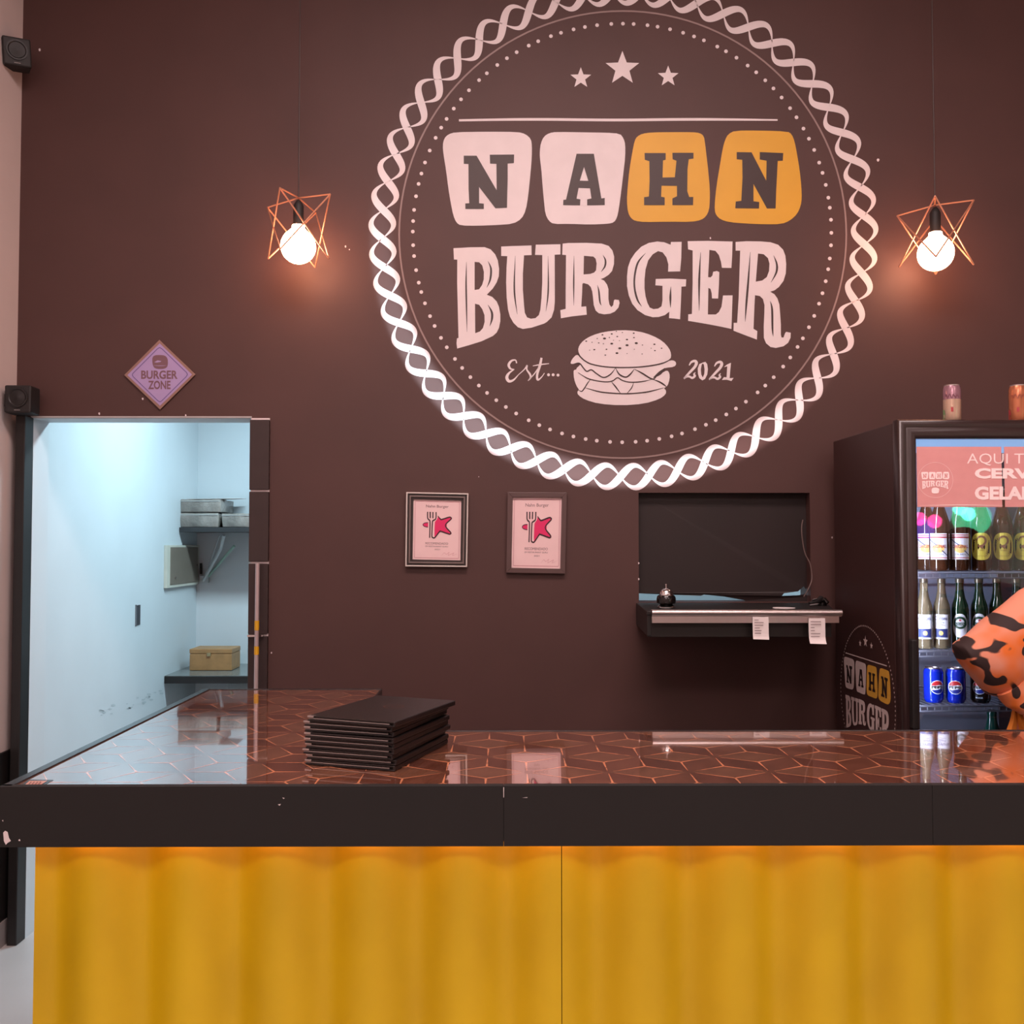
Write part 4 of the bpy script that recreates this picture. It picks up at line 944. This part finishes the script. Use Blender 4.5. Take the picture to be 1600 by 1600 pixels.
# yellow oval label bottle
by = bottle(PB600, M_amber, 'beer_bottle', '-')
mb = MB(); wf_ = wrap(.0356, .087); oval_label(mb, 36, 48, wf_(.0006), 0)
pts = [(14*math.cos(a), 20+15*math.sin(a)) for a in [PI*1.05-i*PI*1.3/9 for i in range(10)]] + [(4, 2)]
stroke(mb, pts, [2, 4, 5, 6, 7, 7, 7, 7, 7, 7, 6], wf_(.0012), 1)
mb.poly([[(-12, 2), (4, -10), (8, 8)]], wf_(.0032), 1)
for cy_, w_ in ((-14, 18), (-34, 34)): put_text(mb, 'PILSEN' if cy_ > -20 else 'CERVEJA', 0, cy_, w_, 3.4, wf_(.0012), 1, up=1)
mb.build('front_label', [M_ly, M_lbr], by, fix=False)
# long clear bottle
bcx = bottle(PB330, M_clearb, 'beer_bottle', '-')
mb = MB(); wf_ = wrap(.0292, .078); rect_label(mb, 50, 86, wf_(.0006), 0); rect_label(mb, 44, 30, wf_(.0010), 1, cy=-22)
put_text(mb, 'Corona', 0, 30, 44, 13, wf_(.0012), 1, .01, up=1); put_text(mb, 'Extra', 0, 16, 20, 7, wf_(.0012), 1, up=1)
oval_label(mb, 7, 8, wf_(.0014), 2, cy=-22, p=2); stroke(mb, [(-14, 5), (0, 8), (14, 4)], 2, wf_(.0012), 3)
mb.build('front_label', [M_lw, M_lblue, M_lor, M_txt], bcx, fix=False)
# green bottle with oval badge
bg = bottle(PB330, M_greenb, 'beer_bottle', '-')
mb = MB(); wf_ = wrap(.0292, .082); oval_label(mb, 25, 42, wf_(.0006), 0, p=2.2); 
v0 = wf_(.0011)
ring(mb, 0, 10, 14, 22, v0, 1, 32); rect_label(mb, 44, 10, wf_(.0014), 1, cy=6); mb.poly([star(0, 19, 6, 2.6, PI/2)], wf_(.0016), 2); put_text(mb, 'LAGER', 0, 6, 26, 5, wf_(.0018), 0, up=1)
mb.build('front_label', [M_lw, M_lgr, M_lred], bg, fix=False)
# soda cans
def can(body_mats, r_, h, name, label, prof=None, mis=None):
    o = thing(name, label, 'can', (0, 0, 0))
    prof = prof or [(r_*.80, .0004), (r_*.86, .004), (r_, .012), (r_, h-.016), (r_*.86, h-.004)]
    MB().lathe(prof, seg=28, mis=mis).build('can_body', body_mats, o, smooth=True)
    MB().lathe([(r_*.87, h-.004), (r_*.88, h), (r_*.80, h), (r_*.78, h-.004), (.004, h-.004)], seg=24).build('can_top', M_alu, o, smooth=True)
    return o
def globe(mb, wf_, sub=None):
    v0, v1, v2 = wf_(.0005), wf_(.0009), wf_(.0013)
    oval_label(mb, 24, 24, v0, 0, p=2)
    top_ = [(22*math.cos(a), 22*math.sin(a)) for a in [.22+i*(PI-.44)/12 for i in range(13)]]
    def band(lo, hi, mi):
        us = [-21.5+43*i/16 for i in range(17)]; v = []
        for u in us:
            c = math.sqrt(max(0, 22**2-u*u)); v += [v1(u, max(min(lo(u), c), -c)), v1(u, max(min(hi(u), c), -c))]
        mb.add(v, [(2*i, 2*i+2, 2*i+3, 2*i+1) for i in range(16)], mi)
    band(lambda u: 7+1.6*math.sin(u*.14), lambda u: 30, 1)
    bot_ = [(22*math.cos(a), 22*math.sin(a)) for a in [PI+.30+i*(PI-.60)/12 for i in range(13)]]
    band(lambda u: -30, lambda u: -8+1.6*math.sin(u*.14), 2)
    put_text(mb, 'PEPSI', 0, -.5, 40, 10, v2, 3, .03, up=1)
    if sub: put_text(mb, sub, 0, -36, 22, 5, v1, 0, .02, up=1)
M_cblue = mat('blue_can', (16, 44, 178), .2, .35, var=.1, scale=8); M_cblk = mat('black_can', (20, 20, 24), .25, .3, var=.1)
M_gw = mat('can_white_print', (226, 226, 232), .4); M_gr = mat('can_red_print', (170, 34, 40), .4); M_gb = mat('can_blue_print', (20, 36, 120), .4); M_gk = mat('can_black_print', (14, 14, 18), .4)
cb = can(M_cblue, .033, .122, 'soda_can', '-'); mb = MB(); globe(mb, wrap(.033, .056)); mb.build('can_print', [M_gw, M_gr, M_gb, M_gk], cb, fix=False)
ck = can(M_cblk, .033, .122, 'soda_can', '-'); mb = MB(); globe(mb, wrap(.033, .056), 'BLACK'); mb.build('can_print', [M_gw, M_gr, M_gb, M_gk], ck, fix=False)
used = set()
def place(proto, px, z, Y, rz, label, group, y_ref=None):
    o = proto if proto not in used else copy_tree(proto)
    used.add(proto)
    p = PY(px, 900 if y_ref is None else y_ref, Y)
    o.location = (p.x, Y, z); o.rotation_euler = (0, 0, rz); o['label'] = label; o['group'] = group
    return o
za = shz[0]+.001; g = 'large bottles on the top cooler shelf'
face = lambda px: math.atan2(-(px-790), 1500)*1.0
for px, rz_, lb in ((1448, -.2, 'white-label beer bottle at the left end of the top cooler shelf'), (1469, -.35, 'white-label beer bottle, second from left on the top cooler shelf'), (1500.5, -.15, 'white-label beer bottle beside the yellow-label bottles, top cooler shelf')):
    place(bo, px, za, 3.40 if px != 1448 else 3.48, face(px)+rz_+.2, lb, g)
for px, rz_, lb in ((1534, .0, 'leftmost beer bottle with yellow oval label on the top cooler shelf'), (1567, .1, 'middle beer bottle with yellow oval label on the top cooler shelf'), (1600, 0, 'yellow oval label beer bottle cut by the right picture edge, top cooler shelf')):
    place(by, px, za, 3.40, face(px)+rz_, lb, g)
zb_ = shz[1]+.001; g = 'small bottles on the second cooler shelf'
for px, rz_, lb in ((1443, .1, 'clear golden beer bottle at the left end of the second cooler shelf'), (1470.5, -.1, 'clear golden beer bottle beside the green bottles, second cooler shelf')):
    place(bcx, px, zb_, 3.39, face(px)+rz_, lb, g)
for px, rz_, lb in ((1499, 0, 'green beer bottle with oval badge beside the clear bottles'), (1529, 0, 'green beer bottle half hidden by the printed sleeve, second cooler shelf'), (1557, .1, 'green beer bottle just above the printed sleeve, second cooler shelf'), (1588, .1, 'green beer bottle behind the printed shoulder, second cooler shelf')):
    place(bg, px, zb_, 3.39, face(px)+rz_, lb, g)
zc = shz[2]+.001; g = 'soda cans on the third cooler shelf'
place(cb, 1456, zc, 3.40, face(1456)+.42, 'blue soda can at the left end of the third cooler shelf', g); place(cb, 1490.5, zc, 3.39, face(1490)-.05, 'blue soda can facing forward, second on the third cooler shelf', g)
place(ck, 1529, zc, 3.39, face(1529)-.1, 'black soda can touching the printed sleeve, third cooler shelf', g)
zd = shz[3]+.001; g = 'drinks on the lowest cooler shelf in view'
place(ck, 1480, zd, 3.42, 0, 'dark can with silver top low in the cooler, left one', g, 1140); place(ck, 1508, zd, 3.42, 0, 'dark can with silver top low in the cooler, right one', g, 1140)
tg = bottle([(x*1.25, z*.94) for x, z in PB330[:-1]]+[(.0135, .228)], mat('teal_glass', (26, 70, 62), .1, var=.2, coat=.3), 'soda_bottle', 'dark teal glass bottle low in the cooler beside the printed sleeve')
place(tg, 1550, zd, 3.42, 0, 'dark teal glass bottle low in the cooler beside the printed sleeve', g, 1140)
# slim cans on top of the cooler
def slim(mats, label, px, Y):
    r_, h = .030, .134
    prof = [(r_*.8, .0004), (r_*.88, .004), (r_, .012), (r_, .05), (r_, .082), (r_, h-.018), (r_*.88, h-.004)]
    o = can(mats, r_, h, 'slim_can', label, prof, [0, 0, 0, 0, 1, 1, 1])
    o['group'] = 'slim cans on top of the cooler'
    mb = MB(); wf_ = wrap(r_, .09); v0 = wf_(.0006)
    stroke(mb, [(-26, 0), (-20, 8), (-14, -4), (-8, 9), (0, -6), (4, 8), (12, -4), (16, 6), (24, -2)], 2.6, v0, 0)
    mb.build('can_script', [mats[2]], o, fix=False)
    mb = MB(); rect_label(mb, 8, 16, wrap(r_, .045)(.0006), 0, 3); mb.build('red_patch', M_lred, o, fix=False)
    mb = MB(); w2 = wrap(r_, .03)(.0006); mb.poly([[(-40, -18), (-26, -18), (-24, 0), (-28, 14), (-40, 18)]], w2, 0); mb.build('green_patch', [mats[3]], o, fix=False)
    p = PY(px, 655, Y); o.location = (p.x, Y, FTOP+.0006); o.rotation_euler = (0, 0, face(px)); return o
M_sil = mat('pale_gold_can', (214, 184, 160), .25, .55); M_mauve = mat('mauve_can', (170, 128, 140), .25, .5); M_cop = mat('copper_can', (206, 128, 92), .25, .6)
slim([M_sil, M_mauve, mat('plum_print', (110, 60, 76), .4), mat('green_can_print', (112, 146, 96), .4)], 'slim mauve and pale gold can standing on the cooler top', 1488, 3.36)
slim([M_cop, M_cop, mat('dark_rust_print', (130, 60, 50), .4), M_lred], 'slim copper can on the cooler top at right picture edge', 1591, 3.36)

# ------------------------------------------------------------------ person at the right edge
def skin_mesh(name, nodes, edges, m, parent, sub=2, root=0, loc=None):
    """grow a smooth limb surface from joints (x, y, z, radius[, radius2])"""
    me = bpy.data.meshes.new(name+'_joints'); org = ORG[parent]
    me.from_pydata([tuple(Vector(n[:3])-org) for n in nodes], edges, [])
    o = bpy.data.objects.new(name+'_joints', me); C.objects.link(o)
    sk = o.modifiers.new('skin', 'SKIN'); sk.use_smooth_shade = True
    for i, n in enumerate(nodes):
        sv_ = me.skin_vertices[0].data[i]; sv_.radius = (n[3], n[4] if len(n) > 4 else n[3]); sv_.use_root = (i == root)
    o.modifiers.new('sub', 'SUBSURF').levels = sub
    bpy.context.view_layer.update()
    m2 = bpy.data.meshes.new_from_object(o.evaluated_get(bpy.context.evaluated_depsgraph_get()))
    bpy.data.objects.remove(o); m2.name = name; m2.materials.clear(); m2.materials.append(m); m2.shade_smooth()
    r = bpy.data.objects.new(name, m2); C.objects.link(r); r.parent = parent; ORG[r] = org
    return r
def print_fabric():
    m = bpy.data.materials.new('patch_print_fabric'); m.use_nodes = True; nt = m.node_tree; N = nt.nodes; L = nt.links; b = N['Principled BSDF']
    tc = N.new('ShaderNodeTexCoord'); n1 = N.new('ShaderNodeTexNoise'); n1.inputs['Scale'].default_value = 11.5; n1.inputs['Detail'].default_value = 1.2; n1.inputs['Distortion'].default_value = .6
    mp_ = N.new('ShaderNodeMapping'); mp_.inputs['Location'].default_value = (.37, .1, .62); mp_.inputs['Scale'].default_value = (1, .6, 1.25)
    L.new(tc.outputs['Object'], mp_.inputs[0]); L.new(mp_.outputs[0], n1.inputs['Vector'])
    r1 = N.new('ShaderNodeValToRGB'); r1.color_ramp.elements[0].position = .535; r1.color_ramp.elements[1].position = .55
    r1.color_ramp.elements[0].color = (0, 0, 0, 1); r1.color_ramp.elements[1].color = (1, 1, 1, 1); L.new(n1.outputs[0], r1.inputs[0])
    n2 = N.new('ShaderNodeTexNoise'); n2.inputs['Scale'].default_value = 8; L.new(tc.outputs['Object'], n2.inputs['Vector'])
    r2 = N.new('ShaderNodeValToRGB'); r2.color_ramp.elements[0].position = .42; r2.color_ramp.elements[1].position = .6
    r2.color_ramp.elements[0].color = lin((220, 108, 34)); r2.color_ramp.elements[1].color = lin((222, 144, 116)); L.new(n2.outputs[0], r2.inputs[0])
    mx = N.new('ShaderNodeMixRGB'); L.new(r1.outputs[0], mx.inputs[0]); L.new(r2.outputs[0], mx.inputs[1]); mx.inputs[2].default_value = lin((44, 24, 22))
    L.new(mx.outputs[0], b.inputs['Base Color']); b.inputs['Roughness'].default_value = .75
    return m
M_prt = print_fabric(); M_skin = mat('skin', (196, 142, 112), .5, var=.06); M_hair = mat('dark_hair', (40, 28, 24), .45, var=.2, scale=40); M_trou = mat('dark_trousers', (36, 34, 40), .7)
PXc, PYc = 1.735, 2.90
pr = thing('person', 'person in orange dark-patched shirt, elbow out, standing behind the counter', 'person', (PXc, PYc, 0))
E = Vector((1.415, 2.86, 1.305)); Hd = Vector((1.585, 2.78, 1.075)); Sh = Vector((1.565, 2.90, 1.425))
E2 = Vector((2.04, 2.86, 1.14)); Sh2 = Vector((1.905, 2.90, 1.425)); H2 = Vector((2.0, 2.72, .95))
nd = [(PXc, PYc, .95, .16, .11), (PXc, PYc, 1.12, .10, .075), (PXc, PYc, 1.30, .11, .075), (PXc, PYc, 1.42, .07, .055), (PXc, PYc-.02, 1.50, .042), (PXc, PYc-.08, 1.555, .07, .08), (PXc, PYc-.08, 1.635, .072, .088),
      tuple(Sh)+(.05,), tuple(E)+(.040,), tuple(Hd)+(.027,), tuple(Sh2)+(.05,), tuple(E2)+(.040,), tuple(H2)+(.027,),
      (PXc-.09, PYc, .88, .085), (PXc-.10, PYc-.01, .47, .055), (PXc-.10, PYc+.02, .09, .04), (PXc-.11, PYc-.14, .035, .034),
      (PXc+.09, PYc, .88, .085), (PXc+.10, PYc-.01, .47, .055), (PXc+.10, PYc+.02, .09, .04), (PXc+.11, PYc-.14, .035, .034)]
ed = [(0, 1), (1, 2), (2, 3), (3, 4), (4, 5), (5, 6), (3, 7), (7, 8), (8, 9), (3, 10), (10, 11), (11, 12), (0, 13), (13, 14), (14, 15), (15, 16), (0, 17), (17, 18), (18, 19), (19, 20)]
# hands: palm and five fingers on each wrist
def hand(w, d, side, nd, ed, wi):
    d = d.normalized(); up = Vector((0, -1, 0)); s_ = d.cross(up).normalized()*side
    pm_ = w+d*.06; nd.append(tuple(pm_)+(.034, .018)); pi_ = len(nd)-1; ed.append((wi, pi_))
    for k, l in enumerate((.062, .072, .068, .052)):
        a = pm_+s_*(.026-.0175*k)+d*.028; b = a+d*l*.5-up*.006; c = b+d*l*.45-up*.016
        i = len(nd); nd += [tuple(a)+(.0095,), tuple(b)+(.0088,), tuple(c)+(.0072,)]; ed += [(pi_, i), (i, i+1), (i+1, i+2)]
    a = w+d*.03+s_*.034; b = a+d*.03+s_*.014; i = len(nd); nd += [tuple(a)+(.011,), tuple(b)+(.0085,)]; ed += [(pi_, i), (i, i+1)]
hand(Hd, Vector((.75, .12, -.55)), -1, nd, ed, 9); hand(H2, Vector((-.1, -.2, -.9)), 1, nd, ed, 12)
body = skin_mesh('body', nd, ed, M_skin, pr)
# face features
hc = Vector((PXc, PYc-.165, 1.585))
mb = MB()
for s_ in (-1, 1): mb.lathe([(.001, -.010), (.008, -.006), (.011, 0), (.008, .006), (.001, .010)], (hc.x+s_*.031, hc.y+.006, hc.z+.005), 12)
mb.build('eyes', mat('eye_dark', (40, 30, 28), .2), body, smooth=True)
mb = MB(); mb.tube([(hc.x, hc.y+.006, hc.z+.015), (hc.x, hc.y-.012, hc.z-.022), (hc.x, hc.y+.004, hc.z-.034)], [.006, .013, .008], 8); mb.build('nose', M_skin, body, smooth=True)
mb = MB(); mb.tube([(hc.x-.024, hc.y+.012, hc.z-.06), (hc.x, hc.y+.002, hc.z-.062), (hc.x+.024, hc.y+.012, hc.z-.06)], [.003, .006, .003], 8); mb.build('mouth', mat('lip', (150, 82, 78), .45), body, smooth=True)
mb = MB()
for s_ in (-1, 1): mb.tube([(PXc+s_*.074, PYc-.08, 1.605), (PXc+s_*.083, PYc-.066, 1.585), (PXc+s_*.076, PYc-.07, 1.555)], [.007, .010, .006], 8)
mb.build('ears', M_skin, body, smooth=True)
skin_mesh('hair', [(PXc, PYc-.045, 1.675, .075, .085), (PXc, PYc-.015, 1.615, .085, .07), (PXc, PYc+.04, 1.50, .075, .045), (PXc, PYc+.10, 1.40, .055, .03)], [(0, 1), (1, 2), (2, 3)], M_hair, pr)
skin_mesh('trousers', [(PXc, PYc, 1.02, .165, .12), (PXc-.09, PYc, .86, .10), (PXc-.10, PYc-.005, .47, .075), (PXc-.10, PYc+.02, .12, .065), (PXc+.09, PYc, .86, .10), (PXc+.10, PYc-.005, .47, .075), (PXc+.10, PYc+.02, .12, .065), (PXc, PYc, .93, .165, .12)], [(0, 7), (7, 1), (1, 2), (2, 3), (7, 4), (4, 5), (5, 6)], M_trou, pr)
mb = MB()
for s_ in (-1, 1): mb.lathe([(.04, .001), (.05, .006), (.05, .04), (.038, .07)], (0, 0, 0), 16); 
shoes = MB()
for s_ in (-1, 1):
    m1 = MB().lathe([(.9, 0), (1, .15), (.95, .6), (.55, 1)], (0, 0, 0), 20); m1.xform(Matrix.Translation((PXc+s_*.105, PYc-.07, .002)) @ Matrix.Diagonal((.05, .135, .075, 1))); shoes.add(m1.v, m1.f)
shoes.build('shoes', M_blackm, pr, smooth=True)
# wide shirt: torso grown from joints, and sleeves lofted as loose folded cloth
SH = [(.99, .205, .135), (1.06, .205, .132), (1.14, .185, .126), (1.26, .172, .128), (1.36, .188, .128), (1.425, .178, .118), (1.465, .135, .10), (1.495, .085, .082), (1.515, .064, .066), (1.512, .058, .06)]
mb = MB(); q_ = catmull(SH, 4); n_s = 36; vv = []
for i_, (z, rx, ry) in enumerate(q_):
    for k in range(n_s):
        a = 2*PI*k/n_s; w_ = 1+.014*math.sin(5*a+z*9)*max(0, 1.42-z)/.3
        vv.append((PXc+rx*w_*math.cos(a), PYc+.004+ry*w_*math.sin(a), z))
mb.add(vv, [(r_*n_s+k, r_*n_s+(k+1) % n_s, (r_+1)*n_s+(k+1) % n_s, (r_+1)*n_s+k) for r_ in range(len(q_)-1) for k in range(n_s)])
mb.build('shirt', M_prt, pr, smooth=True, ang=80)
def loft(name, secs, n=28, folds=.004, seed=0):
    """secs: (top point, bottom point, half depth); a closed cloth tube between them"""
    random.seed(seed); mb = MB(); v = []; ph = [random.uniform(0, 6) for _ in range(4)]
    S = []
    for i in range(len(secs)-1):
        for k in range(6):
            t = k/6; t2 = t*t*(3-2*t)*.5+t*.5; a, b = secs[i], secs[i+1]; S.append((a[0].lerp(b[0], t2), a[1].lerp(b[1], t2), a[2]+(b[2]-a[2])*t2))
    S.append(secs[-1])
    for j, (a, b, h) in enumerate(S):
        c = (a+b)/2; u = (a-b)/2; w = Vector((0, -1, 0))
        for k in range(n):
            q = 2*PI*k/n; r = 1+folds/.05*.35*math.sin(3*q+ph[0]+j*.35)*math.sin(j*.45+ph[1])
            v.append(c+u*math.cos(q)*r+w*h*math.sin(q)*r)
    f = []
    for j in range(len(S)-1):
        for k in range(n): f.append((j*n+k, j*n+(k+1) % n, (j+1)*n+(k+1) % n, (j+1)*n+k))
    f += [tuple(reversed(range(n))), tuple((len(S)-1)*n+k for k in range(n))]
    mb.add(v, f); return mb.build(name, M_prt, pr, smooth=True, ang=70)
sy = 2.85
def pp(u, v, y=sy): return PY(u, v, y)
loft('sleeve', [(pp(1640, 898, 2.9), pp(1640, 1000, 2.9), .085), (pp(1598, 922), pp(1606, 1040), .09), (pp(1545, 962), pp(1578, 1095), .09), (pp(1512, 990), pp(1541, 1083), .075), (pp(1495, 1003), pp(1512, 1047), .055), (pp(1490, 1007), pp(1496, 1020), .02)], seed=2)
loft('sleeve', [(pp(1600, 1050, 2.82), pp(1556, 1086, 2.82), .05), (pp(1612, 1075, 2.81), pp(1572, 1104, 2.81), .04), (pp(1626, 1092, 2.80), pp(1594, 1116, 2.80), .035)], seed=5)
a_ = Vector((2.04, 2.86, 1.14))
loft('sleeve', [(Sh2+Vector((-.06, 0, .06)), Sh2+Vector((-.06, 0, -.08)), .085), (Sh2+Vector((.05, 0, .03)), Sh2+Vector((-.03, 0, -.11)), .085), (E2+Vector((.07, 0, .03)), E2+Vector((-.06, 0, -.02)), .07), (E2+Vector((.06, -.06, -.08)), E2+Vector((-.055, -.06, -.09)), .05)], seed=8)
# knotted shirt ends at the waist
M_tail = mat('orange_cloth', (226, 132, 40), .7, var=.2, scale=14)
mb = MB()
def tail(p, w, y):
    q = catmull([(u, v, ww) for (u, v), ww in zip(p, w)], 5); vv = []
    for i, (u, v, ww) in enumerate(q):
        vv += [PY(u-ww/2, v, y), PY(u, v, y-.012), PY(u+ww/2, v, y), PY(u, v, y+.008)]
    ff = []
    for i in range(len(q)-1):
        for k in range(4): ff.append((4*i+k, 4*i+(k+1) % 4, 4*i+4+(k+1) % 4, 4*i+4+k))
    ff += [(3, 2, 1, 0), tuple(4*(len(q)-1)+k for k in range(4))]
    mb.add(vv, ff)
tail([(1586, 1098), (1584, 1125), (1577, 1152), (1572, 1175)], [6, 12, 18, 20], 2.83); tail([(1588, 1098), (1596, 1128), (1606, 1155), (1612, 1175)], [6, 12, 17, 18], 2.825)
c_ = PY(1587, 1096, 2.825); m1 = MB().lathe([(.2, -1), (.8, -.6), (1, 0), (.8, .6), (.2, 1)], (0, 0, 0), 12); m1.xform(Matrix.Translation(c_) @ Matrix.Diagonal((.018, .014, .013, 1))); mb.add(m1.v, m1.f)
mb.tube([c_, c_+Vector((.03, .01, .006)), c_+Vector((.075, .03, .0))], [.012, .016, .02], 10)
mb.build('shirt_knot', M_tail, pr, smooth=True)
bpy.context.view_layer.update()
